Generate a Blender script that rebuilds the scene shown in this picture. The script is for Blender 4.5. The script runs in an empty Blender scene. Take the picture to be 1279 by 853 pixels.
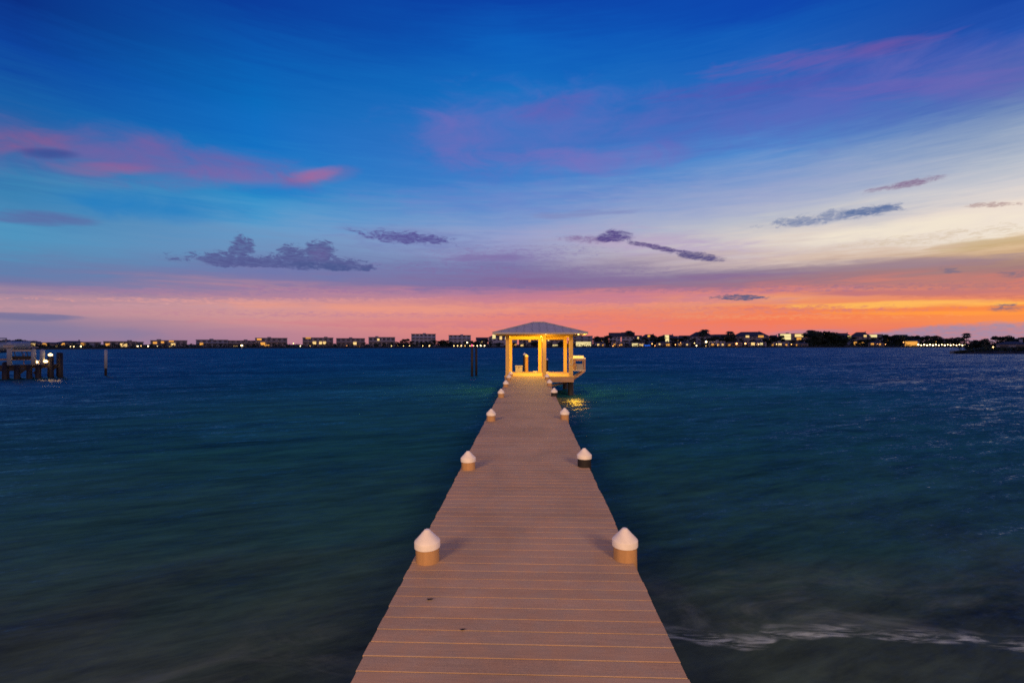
import bpy, bmesh, math, random
from mathutils import Vector, Matrix
random.seed(11)
R = math.radians
sc = bpy.context.scene
COL = sc.collection

# ------------------------------------------------------------------ camera
F, CX, CY = 604.0, 639.5, 426.5
CAM = Vector((0.052, 0.0, 2.7))
YAW, PITCH = R(1.94), R(0.36)
cd = bpy.data.cameras.new('camera')
cam = bpy.data.objects.new('camera', cd)
COL.objects.link(cam)
cd.sensor_width = 36.0
cd.lens = F / 1279.0 * 36.0
cd.clip_start, cd.clip_end = 0.05, 60000
cam.location = CAM
cam.rotation_euler = (math.pi / 2 + PITCH, 0, YAW)
sc.camera = cam
MROT = Matrix.Rotation(YAW, 3, 'Z') @ Matrix.Rotation(PITCH, 3, 'X')

def ray(px, py):
    return MROT @ Vector(((px - CX) / F, 1.0, -(py - CY) / F))

def at(px, py, depth):
    return CAM + ray(px, py) * depth

def azel(px, py):
    d = ray(px, py).normalized()
    return math.degrees(math.atan2(d.x, d.y)), math.degrees(math.asin(d.z))

def lin(c):
    return tuple(((v / 255.0) / 12.92 if v / 255.0 <= 0.04045 else ((v / 255.0 + 0.055) / 1.055) ** 2.4) for v in c)

# ------------------------------------------------------------------ node helper
class N:
    def __init__(s, tree):
        s.t = tree
    def node(s, typ, **kw):
        n = s.t.nodes.new(typ)
        for k, v in kw.items():
            setattr(n, k, v)
        return n
    def put(s, sock, v):
        if isinstance(v, bpy.types.NodeSocket):
            s.t.links.new(v, sock)
        elif isinstance(v, (tuple, list)):
            sock.default_value = tuple(v) + ((1.0,) if len(v) == 3 and len(sock.default_value) == 4 else ())
        else:
            sock.default_value = v
    def m(s, op, a, b=0.0, c=0.0, clamp=False):
        n = s.node('ShaderNodeMath', operation=op, use_clamp=clamp)
        s.put(n.inputs[0], a); s.put(n.inputs[1], b); s.put(n.inputs[2], c)
        return n.outputs[0]
    def rng(s, v, a, b, lo=0.0, hi=1.0, smooth=True):
        n = s.node('ShaderNodeMapRange', interpolation_type='SMOOTHSTEP' if smooth else 'LINEAR')
        for i, q in enumerate((v, a, b, lo, hi)):
            s.put(n.inputs[i], q)
        return n.outputs[0]
    def vec(s, x, y, z=0.0):
        n = s.node('ShaderNodeCombineXYZ')
        s.put(n.inputs[0], x); s.put(n.inputs[1], y); s.put(n.inputs[2], z)
        return n.outputs[0]
    def noise(s, v, scale=1.0, detail=4.0, rough=0.5, dist=0.0):
        n = s.node('ShaderNodeTexNoise')
        s.put(n.inputs['Vector'], v); s.put(n.inputs['Scale'], scale)
        s.put(n.inputs['Detail'], detail); s.put(n.inputs['Roughness'], rough); s.put(n.inputs['Distortion'], dist)
        return n.outputs['Fac'] if 'Fac' in n.outputs else n.outputs[0]
    def mix(s, f, a, b, mode='MIX'):
        n = s.node('ShaderNodeMix', data_type='RGBA', blend_type=mode)
        s.put(n.inputs[0], f); s.put(n.inputs[6], a); s.put(n.inputs[7], b)
        return n.outputs[2]
    def ramp(s, v, stops, interp='LINEAR'):
        n = s.node('ShaderNodeValToRGB')
        cr = n.color_ramp
        cr.interpolation = interp
        while len(cr.elements) < len(stops):
            cr.elements.new(0.5)
        for e, (p, c) in zip(cr.elements, stops):
            e.position = p
        for e, (p, c) in zip(cr.elements, stops):
            e.color = tuple(c) + (1.0,)
        s.put(n.inputs[0], v)
        return n.outputs[0]

# ------------------------------------------------------------------ sky (world)
world = bpy.data.worlds.new('World')
sc.world = world
world.use_nodes = True
wt = world.node_tree
wt.nodes.clear()
w = N(wt)
tc = w.node('ShaderNodeTexCoord')
sp = w.node('ShaderNodeSeparateXYZ')
wt.links.new(tc.outputs['Generated'], sp.inputs[0])
dx, dy, dz = sp.outputs
AZ = w.m('MULTIPLY', w.m('ARCTAN2', dx, dy), 180 / math.pi)
EL = w.m('MULTIPLY', w.m('ARCSINE', dz), 180 / math.pi)
# soft horizontal streaks in the colour bands
nA = w.noise(w.vec(w.m('MULTIPLY', AZ, 0.05), w.m('MULTIPLY', EL, 0.30), 3.1), 1.0, 5.0, 0.55, 0.4)
nB = w.noise(w.vec(w.m('MULTIPLY', AZ, 0.10), w.m('MULTIPLY', EL, 1.4), 8.4), 1.0, 8.0, 0.66, 0.6)
wobble = w.m('ADD', w.m('MULTIPLY', w.m('SUBTRACT', nA, 0.5), 3.4), w.m('MULTIPLY', w.m('SUBTRACT', nB, 0.5), 3.6))
wobble = w.m('MULTIPLY', wobble, w.rng(EL, 0.0, 10.0, 0.4, 1.0))
ELW = w.m('ADD', EL, wobble)
ELN = w.m('DIVIDE', w.m('ADD', ELW, 5.0), 95.0, clamp=True)

COLS = [
 (20, [(0,(0,44,132)),(60,(2,58,158)),(120,(14,80,168)),(165,(38,86,166)),(210,(45,100,172)),(235,(52,118,180)),(262,(62,122,182)),(290,(74,138,192)),(312,(80,134,186)),(332,(94,120,174)),(352,(118,114,164)),(368,(160,134,160)),(384,(186,146,160)),(400,(150,130,158)),(412,(134,124,158)),(430,(140,122,158))]),
 (320,[(0,(0,58,156)),(60,(0,76,174)),(120,(0,92,188)),(170,(8,96,194)),(210,(18,110,198)),(242,(28,124,200)),(264,(60,136,204)),(285,(96,146,202)),(310,(106,140,192)),(338,(112,120,174)),(355,(130,118,166)),(369,(182,136,156)),(384,(212,156,158)),(400,(206,148,152)),(416,(184,134,154)),(430,(170,126,152))]),
 (640,[(0,(0,64,168)),(60,(2,86,188)),(120,(14,98,194)),(180,(48,102,194)),(222,(60,114,202)),(250,(92,132,206)),(275,(128,148,206)),(298,(152,156,204)),(314,(144,142,190)),(336,(122,116,170)),(358,(130,106,158)),(372,(198,128,146)),(386,(230,134,126)),(400,(238,124,114)),(415,(240,124,110)),(430,(234,120,112))]),
 (960,[(0,(0,66,174)),(40,(6,82,184)),(80,(26,88,188)),(120,(50,86,184)),(150,(66,100,194)),(185,(76,126,206)),(220,(126,150,206)),(250,(166,172,206)),(278,(192,194,204)),(302,(222,214,206)),(318,(208,190,184)),(336,(146,128,152)),(352,(152,112,136)),(363,(212,118,112)),(368,(232,132,108)),(379,(242,152,96)),(390,(246,126,84)),(402,(246,116,84)),(416,(240,110,96)),(430,(230,106,100))]),
 (1262,[(0,(6,64,164)),(40,(24,76,178)),(100,(66,92,178)),(132,(102,126,186)),(162,(138,156,194)),(200,(178,186,204)),(232,(208,206,210)),(262,(238,228,216)),(286,(242,236,220)),(300,(226,206,166)),(312,(198,174,132)),(323,(162,136,126)),(338,(150,118,124)),(355,(190,108,106)),(366,(220,116,92)),(377,(242,144,70)),(387,(246,132,60)),(397,(246,140,70)),(412,(226,110,84)),(430,(220,104,90))]),
]
ZEN = lin((0, 48, 140))
def elpos(el):
    return max(0.0, min(1.0, (el + 5.0) / 95.0))
def grade(c, y=200):
    r_, g_, b_ = c
    t = max(0.0, min(1.0, (b_ - r_) / 150.0))
    r_, g_, b_ = r_ + 7 * t, g_ + (15 if y > 100 else 4 + 0.11 * y) * t, b_ + 2 * t
    q = max(0.0, min(1.0, (r_ - b_) / 120.0)) * (0.34 if b_ > 88 else 0.12)
    r_, g_, b_ = r_ + (226 - r_) * q, g_ + (152 - g_) * q, b_ + (138 - b_) * q
    return (r_, g_, b_)
cols = []
for px, rows in COLS:
    st = []
    for y, c in reversed(rows):
        a, e = azel(px, y)
        st.append((elpos(e), lin(grade(c, y))))
    st.append((elpos(62), ZEN)); st.append((1.0, lin((0, 44, 128))))
    st.insert(0, (elpos(-3), tuple(v * 0.25 for v in st[0][1])))
    cols.append((azel(px, 330)[0], w.ramp(ELN, st)))
backst = [(elpos(-3), lin((40, 40, 60))), (elpos(0), lin((110, 100, 130))), (elpos(7), lin((225, 170, 175))), (elpos(16), lin((165, 155, 190))), (elpos(35), lin((20, 70, 155))), (elpos(62), ZEN), (1.0, lin((0, 44, 128)))]
back = w.ramp(ELN, backst)
sky = w.mix(w.rng(AZ, -120, cols[0][0]), back, cols[0][1])
for (a0, c0), (a1, c1) in zip(cols, cols[1:]):
    sky = w.mix(w.rng(AZ, a0, a1, smooth=False), sky, c1)
sky = w.mix(w.rng(AZ, cols[-1][0] + 25, 150), sky, back)

# --- clouds, each a patch of the dome given by direction
fine = w.noise(w.vec(w.m('MULTIPLY', AZ, 0.75), w.m('MULTIPLY', EL, 1.7), 1.7), 1.0, 9.0, 0.68, 0.5)
tiny = w.noise(w.vec(w.m('MULTIPLY', AZ, 1.3), w.m('MULTIPLY', EL, 5.0), 3.3), 1.0, 8.0, 0.68, 0.6)
mid = w.noise(w.vec(w.m('MULTIPLY', AZ, 0.16), w.m('MULTIPLY', EL, 0.42), 5.2), 1.0, 6.0, 0.6, 0.6)
STREAK = {}
def streak(rot):
    k = round(rot / 6.0) * 6
    if k not in STREAK:
        c, s_ = math.cos(R(k)), math.sin(R(k))
        u = w.m('ADD', w.m('MULTIPLY', AZ, c), w.m('MULTIPLY', EL, s_))
        v = w.m('SUBTRACT', w.m('MULTIPLY', EL, c), w.m('MULTIPLY', AZ, s_))
        STREAK[k] = w.noise(w.vec(w.m('MULTIPLY', u, 0.22), w.m('MULTIPLY', v, 1.7), 2.0 + k), 1.0, 6.0, 0.62, 0.5)
    return STREAK[k]

def field(px, py, hw, hh, rot=0.0, below=1.0):
    """1 at the cloud's centre, 0 on its rim"""
    a, e = azel(px, py)
    ax, ex = azel(px + 4, py); ay, ey = azel(px, py - 4)
    j00, j10, j01, j11 = (ax - a) / 4, (ex - e) / 4, (ay - a) / 4, (ey - e) / 4
    det = j00 * j11 - j01 * j10
    c, s_ = math.cos(R(rot)), math.sin(R(rot))
    # inverse of the local stretch, then the turn by rot
    i00, i01, i10, i11 = j11 / det, -j01 / det, -j10 / det, j00 / det
    da, de = w.m('SUBTRACT', AZ, a), w.m('SUBTRACT', EL, e)
    u = w.m('ADD', w.m('MULTIPLY', da, c * i00 + s_ * i10), w.m('MULTIPLY', de, c * i01 + s_ * i11))
    v = w.m('ADD', w.m('MULTIPLY', da, c * i10 - s_ * i00), w.m('MULTIPLY', de, c * i11 - s_ * i01))
    u = w.m('DIVIDE', u, hw)
    if below == 1.0:
        v = w.m('DIVIDE', v, hh)
    else:
        v = w.m('ADD', w.m('DIVIDE', w.m('MAXIMUM', v, 0.0), hh), w.m('DIVIDE', w.m('MINIMUM', v, 0.0), hh * below))
    return w.m('SUBTRACT', 1.0, w.m('ADD', w.m('MULTIPLY', u, u), w.m('MULTIPLY', v, v)))

def cloud(f, col, op, amp, soft, nz):
    global sky
    v = w.m('ADD', f, w.m('MULTIPLY', w.m('SUBTRACT', nz, 0.5), amp * (2.3 if nz is fine else (3.4 if nz is tiny else 1.35))))
    k = w.m('MULTIPLY', w.rng(v, 0.0, soft * (1.55 if nz in (fine, tiny) else 1.0)), op)
    if nz in (fine, tiny):
        k = w.m('MULTIPLY', k, w.rng(tiny, 0.34, 0.62, 0.62, 1.0))
    sky = w.mix(k, sky, lin(col))

# broad soft pink and purple veils
cloud(field(90, 190, 230, 46, -5), (108, 98, 164), 0.75, 1.8, 1.6, mid)
cloud(field(250, 212, 190, 32, -6), (104, 100, 170), 0.6, 2.0, 1.6, mid)
cloud(field(230, 206, 230, 34, -6), (128, 98, 166), 0.42, 1.2, 1.5, mid)
cloud(field(300, 222, 120, 16, -6), (146, 98, 162), 0.45, 1.2, 1.4, mid)
cloud(field(25, 178, 95, 24, 0), (150, 88, 136), 0.65, 1.8, 1.5, mid)
cloud(field(130, 211, 90, 12, -2), (172, 92, 138), 0.55, 1.2, 1.5, mid)
cloud(field(60, 192, 48, 9, -4), (58, 74, 148), 0.8, 1.0, 1.0, mid)
cloud(field(390, 222, 70, 16, 6), (130, 100, 160), 0.5, 1.4, 1.4, mid)
cloud(field(394, 218, 36, 12, 6), (186, 104, 148), 0.65, 1.3, 1.5, mid)
cloud(field(350, 238, 80, 13, -2), (10, 116, 202), 0.55, 0.8, 1.5, mid)
cloud(field(190, 260, 170, 24, -3), (16, 124, 196), 0.75, 1.2, 1.5, mid)
cloud(field(50, 276, 92, 15, -3, 0.5), (92, 102, 162), 0.75, 1.3, 1.1, streak(0))
cloud(field(660, 168, 190, 74, 4), (98, 112, 194), 0.75, 1.8, 1.8, mid)
cloud(field(565, 172, 62, 44, -30), (122, 108, 186), 0.6, 1.2, 1.7, mid)
cloud(field(690, 135, 60, 22, 12), (112, 88, 176), 0.5, 1.6, 1.5, mid)
cloud(field(720, 202, 150, 24, 2), (130, 114, 190), 0.55, 1.8, 1.5, mid)
cloud(field(980, 135, 300, 66, 8), (90, 104, 190), 0.75, 2.0, 1.8, mid)
cloud(field(1010, 76, 170, 18, 9), (112, 92, 176), 0.6, 2.0, 1.5, streak(0))
cloud(field(930, 112, 170, 14, 7), (92, 82, 176), 0.5, 2.0, 1.5, streak(0))
cloud(field(1150, 108, 190, 20, 5), (114, 98, 182), 0.55, 2.2, 1.5, streak(-6))
cloud(field(1230, 84, 190, 50, 4), (106, 104, 182), 0.7, 1.6, 1.7, mid)
cloud(field(1110, 58, 90, 12, 7), (112, 84, 164), 0.5, 1.8, 1.5, streak(-6))
# pale and golden wisps on the right
cloud(field(1000, 300, 130, 16, 5), (228, 216, 206), 0.65, 2.2, 1.2, streak(0))
cloud(field(1130, 286, 180, 16, 7), (246, 234, 212), 0.65, 2.4, 1.2, streak(0))
cloud(field(820, 306, 110, 9, -2), (198, 180, 200), 0.6, 2.2, 1.2, streak(0))
cloud(field(1230, 306, 120, 9, 6), (192, 166, 122), 0.7, 2.2, 1.1, streak(0))
cloud(field(1060, 318, 150, 7, 4), (214, 186, 166), 0.6, 2.2, 1.1, streak(0))
# glow streaks close to the horizon
cloud(field(1110, 381, 190, 6, 1), (255, 192, 92), 0.8, 1.8, 1.1, streak(0))
cloud(field(960, 372, 110, 4, 0), (250, 168, 108), 0.6, 1.8, 1.1, streak(0))
cloud(field(1160, 391, 190, 4, 0), (255, 160, 62), 0.7, 1.6, 1.1, streak(0))
cloud(field(760, 372, 330, 13, 0), (196, 124, 152), 0.6, 2.4, 1.2, streak(0))
cloud(field(420, 368, 300, 8, 0), (178, 130, 160), 0.6, 2.4, 1.2, streak(0))
cloud(field(560, 404, 330, 6, 0), (206, 124, 142), 0.5, 2.4, 1.2, streak(0))
cloud(field(500, 386, 260, 8, -1), (242, 158, 132), 0.6, 2.0, 1.2, streak(0))
cloud(field(1110, 366, 200, 5, 0), (186, 112, 122), 0.75, 2.0, 1.1, streak(0))
cloud(field(760, 350, 260, 7, 1), (128, 100, 152), 0.5, 2.0, 1.2, streak(0))
cloud(field(1110, 330, 190, 9, 3), (150, 128, 148), 0.7, 1.8, 1.1, streak(0))
cloud(field(140, 374, 150, 5, -2), (196, 148, 158), 0.5, 1.8, 1.2, streak(0))
# grey-violet banks
cloud(field(1215, 436, 250, 34, 1), (142, 134, 168), 0.95, 0.35, 0.22, fine)
cloud(field(1010, 416, 70, 6, 3), (170, 132, 156), 0.7, 1.0, 1.0, streak(0))
cloud(field(30, 394, 90, 4, -2, 2.0), (108, 112, 156), 0.75, 1.4, 0.9, streak(0))
cloud(field(60, 414, 200, 14, -2), (132, 124, 162), 0.6, 1.4, 1.2, mid)
for (px_, py_, hw_, hh_, col_, op_) in [(200, 366, 260, 6, (150, 124, 164), .55), (520, 363, 240, 5, (160, 116, 160), .55), (860, 362, 240, 5, (156, 112, 146), .6), (1180, 358, 200, 5, (160, 112, 128), .6),
        (330, 376, 240, 4, (236, 166, 156), .5), (700, 381, 230, 4, (248, 150, 126), .5), (480, 394, 240, 4, (200, 132, 152), .55), (760, 396, 240, 4, (214, 122, 128), .5), (1010, 385, 160, 4, (216, 112, 96), .5),
        (620, 409, 220, 4, (206, 126, 140), .5), (880, 408, 200, 4, (228, 126, 116), .5), (140, 384, 190, 5, (206, 158, 166), .55), (1220, 370, 120, 4, (196, 110, 104), .55)]:
    cloud(field(px_, py_, hw_, hh_, 0), col_, op_, 2.6, 1.1, tiny)
# small dark clouds, each in its own thin haze
cloud(field(820, 304, 190, 24, -5), (176, 158, 198), 0.6, 2.0, 1.6, streak(0))
cloud(field(520, 300, 130, 22, -3), (116, 122, 182), 0.6, 2.0, 1.6, streak(0))
cloud(field(350, 336, 190, 18, -2), (108, 118, 176), 0.6, 1.8, 1.5, mid)
cloud(field(1050, 272, 170, 18, 6), (176, 180, 200), 0.55, 2.2, 1.5, streak(0))
cloud(field(640, 250, 260, 26, 2), (116, 130, 202), 0.4, 2.2, 1.6, streak(0))
cloud(field(880, 240, 240, 28, 6), (146, 160, 206), 0.45, 2.2, 1.6, streak(-6))
cloud(field(640, 318, 120, 12, 1), (136, 122, 176), 0.55, 2.4, 1.2, tiny)
cloud(field(560, 335, 130, 10, 0), (124, 112, 168), 0.5, 2.2, 1.2, tiny)
cloud(field(690, 340, 160, 8, 0), (134, 110, 160), 0.5, 2.2, 1.2, tiny)
cloud(field(1180, 296, 150, 9, 6), (206, 186, 158), 0.5, 2.6, 1.2, tiny)
cloud(field(880, 388, 260, 6, 0), (210, 128, 132), 0.5, 2.4, 1.2, tiny)
cloud(field(960, 396, 200, 4, 0), (250, 160, 100), 0.5, 2.4, 1.2, tiny)
cloud(field(230, 390, 240, 7, -1), (190, 138, 156), 0.5, 2.4, 1.2, tiny)
cloud(field(560, 378, 260, 5, 0), (206, 140, 148), 0.5, 2.4, 1.2, tiny)
cloud(field(505, 297, 66, 9, -5), (88, 84, 150), 1.0, 2.0, 0.6, fine)
cloud(field(610, 322, 70, 6, 0), (128, 112, 168), 0.7, 2.2, 1.0, streak(0))
cloud(field(720, 268, 90, 5, 3), (130, 138, 190), 0.6, 2.0, 1.0, streak(0))
cloud(field(735, 299, 52, 6, -3), (124, 92, 148), 0.75, 1.6, 0.9, fine)
cloud(field(768, 298, 25, 12, 0, 0.45), (86, 72, 136), 1.0, 1.2, 0.5, fine)
cloud(field(820, 309, 50, 4, -10), (92, 76, 132), 1.0, 1.3, 0.6, fine)
cloud(field(872, 320, 42, 6, -7), (78, 72, 128), 1.0, 1.2, 0.5, fine)
cloud(field(1132, 230, 66, 6, 11), (132, 104, 142), 1.0, 1.5, 0.9, fine)
cloud(field(1030, 272, 96, 9, 8), (118, 134, 172), 0.95, 1.9, 0.7, fine)
cloud(field(1085, 263, 44, 6, 6), (92, 116, 162), 1.0, 1.2, 0.6, fine)
cloud(field(1240, 256, 44, 4, 2), (176, 150, 150), 0.8, 1.5, 0.8, tiny)
cloud(field(924, 372, 40, 5, 0, 0.8), (96, 94, 130), 1.0, 1.0, 0.6, tiny)
cloud(field(1256, 385, 26, 7, 0, 0.8), (108, 98, 122), 0.95, 1.0, 0.9, tiny)
cloud(field(1262, 343, 26, 5, 0), (110, 104, 130), 0.9, 1.0, 0.9, tiny)
cloud(field(1186, 338, 18, 5, -6), (112, 106, 134), 0.85, 1.0, 0.8, tiny)
# cumulus bank on the left: several lobes on a flat base
f = field(345, 330, 124, 11, -3, 0.55)
for q in [(296, 328, 58, 13, 0, 0.45), (302, 312, 17, 19, 0, 1), (270, 324, 22, 12, 0, 0.6), (365, 322, 24, 16, 0, 0.6), (400, 320, 22, 20, 0, 0.7), (412, 332, 62, 12, -4, 0.5)]:
    f = w.m('MAXIMUM', f, field(*q))
cloud(f, (84, 90, 146), 1.0, 1.7, 0.36, fine)
cloud(field(404, 334, 66, 8, -3, 0.6), (68, 88, 142), 0.75, 1.2, 0.8, fine)
cloud(field(400, 318, 18, 12, 0), (112, 98, 156), 0.5, 1.0, 0.9, fine)

nis = w.node('ShaderNodeTexSky', sky_type='NISHITA')
nis.sun_disc = False
nis.sun_elevation = R(1.5)
nis.sun_rotation = R(46)
bg1 = w.node('ShaderNodeBackground'); w.put(bg1.inputs[0], sky); bg1.inputs[1].default_value = 0.97
bg2 = w.node('ShaderNodeBackground'); w.put(bg2.inputs[0], nis.outputs[0]); bg2.inputs[1].default_value = 0.003
add = w.node('ShaderNodeAddShader')
wt.links.new(bg1.outputs[0], add.inputs[0]); wt.links.new(bg2.outputs[0], add.inputs[1])
wo = w.node('ShaderNodeOutputWorld')
wt.links.new(add.outputs[0], wo.inputs[0])
world.cycles.sampling_method = 'MANUAL'
world.cycles.sample_map_resolution = 512

# ------------------------------------------------------------------ materials
def mat(name):
    m = bpy.data.materials.new(name)
    m.use_nodes = True
    m.node_tree.nodes.clear()
    n = N(m.node_tree)
    out = n.node('ShaderNodeOutputMaterial')
    return m, n, out

def simple(name, base, var=0.25, scale=6.0, rough=0.6, bump=0.0, stretch=(1, 1, 1), metal=0.0, spec=0.4):
    m, n, out = mat(name)
    t = n.node('ShaderNodeTexCoord')
    mp = n.node('ShaderNodeMapping'); mp.inputs['Scale'].default_value = stretch
    m.node_tree.links.new(t.outputs['Object'], mp.inputs[0])
    f1 = n.noise(mp.outputs[0], scale, 6.0, 0.6, 0.3)
    f2 = n.noise(mp.outputs[0], scale * 0.23, 3.0, 0.5)
    k = n.m('ADD', n.m('MULTIPLY', n.m('SUBTRACT', f1, 0.5), 2 * var), n.m('MULTIPLY', n.m('SUBTRACT', f2, 0.5), 1.6 * var))
    k = n.m('ADD', 1.0, k)
    c = n.mix(1.0, base, n.vec(k, k, k), 'MULTIPLY')
    b = n.node('ShaderNodeBsdfPrincipled')
    n.put(b.inputs['Base Color'], c)
    b.inputs['Roughness'].default_value = rough
    b.inputs['Metallic'].default_value = metal
    b.inputs['Specular IOR Level'].default_value = spec
    if bump:
        bp = n.node('ShaderNodeBump'); bp.inputs['Strength'].default_value = bump; bp.inputs['Distance'].default_value = 0.02
        n.put(bp.inputs['Height'], f1); n.put(b.inputs['Normal'], bp.outputs[0])
    n.put(out.inputs[0], b.outputs[0])
    return m

def emit(name, colour, strength, samp='NONE'):
    m, n, out = mat(name)
    e = n.node('ShaderNodeEmission')
    n.put(e.inputs[0], colour); e.inputs[1].default_value = strength
    n.put(out.inputs[0], e.outputs[0])
    m.cycles.emission_sampling = samp
    return m

M = {}
M['pile'] = simple('timber_pile', (0.42, 0.25, 0.11), 0.3, 5.0, 0.75, 0.4, (3, 3, 0.5))
M['dark_pile'] = simple('dark_timber', (0.014, 0.012, 0.011), 0.4, 5.0, 0.6, 0.4, (3, 3, 0.5))  # dark timber, deepened further for the shade under the boathouse floor
M['cap'] = simple('cap_plastic', (0.80, 0.77, 0.69), 0.2, 7.0, 0.45, 0.05)
M['timber'] = simple('painted_timber', (0.60, 0.40, 0.11), 0.14, 4.0, 0.6, 0.15, (2, 2, 2))
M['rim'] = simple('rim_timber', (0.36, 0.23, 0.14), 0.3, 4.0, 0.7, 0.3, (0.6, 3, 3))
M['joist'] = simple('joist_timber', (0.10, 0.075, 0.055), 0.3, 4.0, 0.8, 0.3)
M['soffit'] = simple('soffit_boards', (0.5, 0.4, 0.22), 0.15, 5.0, 0.7)
M['white_trim'] = simple('white_board', (0.72, 0.68, 0.58), 0.1, 5.0, 0.5)
M['greybox'] = simple('grey_box', (0.30, 0.30, 0.32), 0.12, 6.0, 0.5)
M['sleeve'] = simple('grey_sleeve', (0.33, 0.37, 0.40), 0.18, 3.0, 0.5)
M['hull'] = simple('boat_cover', (0.24, 0.31, 0.36), 0.2, 2.0, 0.6, 0.2)
M['alu'] = simple('dull_aluminium', (0.25, 0.25, 0.26), 0.15, 4.0, 0.45, 0, (1, 1, 1), 0.6)
M['beige'] = simple('stucco_beige', (0.50, 0.42, 0.35), 0.14, 0.5, 0.85)
M['grey'] = simple('stucco_grey', (0.38, 0.37, 0.37), 0.14, 0.5, 0.85)
M['tan'] = simple('stucco_tan', (0.42, 0.34, 0.28), 0.14, 0.5, 0.85)
M['pale'] = simple('stucco_pale', (0.58, 0.53, 0.48), 0.12, 0.5, 0.85)
M['roof_dark'] = simple('roof_tiles', (0.085, 0.075, 0.07), 0.25, 1.5, 0.8)
M['roof_flat'] = simple('roof_membrane', (0.26, 0.24, 0.22), 0.2, 1.0, 0.9)
M['pane'] = simple('dark_glass', (0.08, 0.08, 0.085), 0.1, 2.0, 0.15, 0, (1, 1, 1), 0.0, 0.5)
M['bark'] = simple('bark', (0.07, 0.055, 0.04), 0.3, 4.0, 0.9)
M['metal_post'] = simple('lamp_post_metal', (0.05, 0.05, 0.05), 0.1, 4.0, 0.5)
M['lit_warm'] = emit('lit_window_warm', (1.0, 0.64, 0.24), 1.2)
M['lit_amber'] = emit('lit_window_amber', (1.0, 0.44, 0.08), 0.95)
M['lit_pale'] = emit('lit_window_pale', (1.0, 0.80, 0.36), 1.05)
M['lit_orange'] = emit('lamp_glass_orange', (1.0, 0.40, 0.12), 8.0)
M['lamp_warm'] = emit('lamp_glass_warm', (1.0, 0.58, 0.20), 8.0)
M['lamp_white'] = emit('lamp_glass_white', (1.0, 0.72, 0.36), 9.0)
M['lamp_red'] = emit('lamp_glass_red', (1.0, 0.05, 0.12), 6.0)
M['lit_blue'] = emit('lit_panel_blue', (0.03, 0.16, 0.9), 0.8)
M['fixture'] = emit('ceiling_lamp_glass', (1.0, 0.66, 0.2), 6.0, 'AUTO')

def leafmat(name, c):
    m, n, out = mat(name)
    at_ = n.node('ShaderNodeAttribute'); at_.attribute_name = 'shade'
    k = n.m('ADD', n.m('MULTIPLY', at_.outputs['Fac'], 1.1), 0.45)
    b = n.node('ShaderNodeBsdfPrincipled')
    n.put(b.inputs['Base Color'], n.mix(1.0, c, n.vec(k, k, k), 'MULTIPLY'))
    b.inputs['Roughness'].default_value = 0.7
    b.inputs['Specular IOR Level'].default_value = 0.2
    n.put(out.inputs[0], b.outputs[0])
    return m
M['leaf_a'] = leafmat('foliage_dark', (0.035, 0.055, 0.03))
M['leaf_b'] = leafmat('foliage_olive', (0.06, 0.075, 0.035))

def deck_material():
    m, n, out = mat('composite_decking')
    t = n.node('ShaderNodeTexCoord')
    a = n.node('ShaderNodeAttribute'); a.attribute_name = 'shade'
    mp = n.node('ShaderNodeMapping'); mp.inputs['Scale'].default_value = (1.2, 14, 14)
    m.node_tree.links.new(t.outputs['Object'], mp.inputs[0])
    grain = n.noise(mp.outputs[0], 3.0, 5.0, 0.65, 0.2)
    speck = n.noise(t.outputs['Object'], 210.0, 3.0, 0.7)
    stain = n.noise(t.outputs['Object'], 1.1, 5.0, 0.55, 0.6)
    stain2 = n.noise(t.outputs['Object'], 5.5, 4.0, 0.6, 0.2)
    k = n.m('ADD', 0.82, n.m('MULTIPLY', a.outputs['Fac'], 0.10))
    k = n.m('ADD', k, n.m('MULTIPLY', n.m('SUBTRACT', grain, 0.5), 0.35))
    k = n.m('ADD', k, n.m('MULTIPLY', n.m('SUBTRACT', speck, 0.5), 1.1))
    k = n.m('ADD', k, n.m('MULTIPLY', n.m('SUBTRACT', stain, 0.5), 0.55))
    c = n.mix(n.rng(stain2, 0.35, 0.65), (0.50, 0.335, 0.20), (0.46, 0.34, 0.225))
    c = n.mix(1.0, c, n.vec(k, k, k), 'MULTIPLY')
    b = n.node('ShaderNodeBsdfPrincipled')
    n.put(b.inputs['Base Color'], c)
    b.inputs['Roughness'].default_value = 0.72
    b.inputs['Specular IOR Level'].default_value = 0.25
    bp = n.node('ShaderNodeBump'); bp.inputs['Strength'].default_value = 0.35; bp.inputs['Distance'].default_value = 0.004
    n.put(bp.inputs['Height'], n.m('ADD', grain, n.m('MULTIPLY', speck, 0.5))); n.put(b.inputs['Normal'], bp.outputs[0])
    n.put(out.inputs[0], b.outputs[0])
    return m
M['deck'] = deck_material()

def roof_metal():
    m, n, out = mat('metal_roof')
    t = n.node('ShaderNodeTexCoord')
    f1 = n.noise(t.outputs['Object'], 2.5, 5.0, 0.6)
    k = n.m('ADD', 0.8, n.m('MULTIPLY', f1, 0.4))
    b = n.node('ShaderNodeBsdfPrincipled')
    n.put(b.inputs['Base Color'], n.mix(1.0, (0.37, 0.37, 0.38), n.vec(k, k, k), 'MULTIPLY'))
    b.inputs['Roughness'].default_value = 0.55
    b.inputs['Metallic'].default_value = 0.0
    n.put(out.inputs[0], b.outputs[0])
    return m
M['roof_metal'] = roof_metal()

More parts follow.
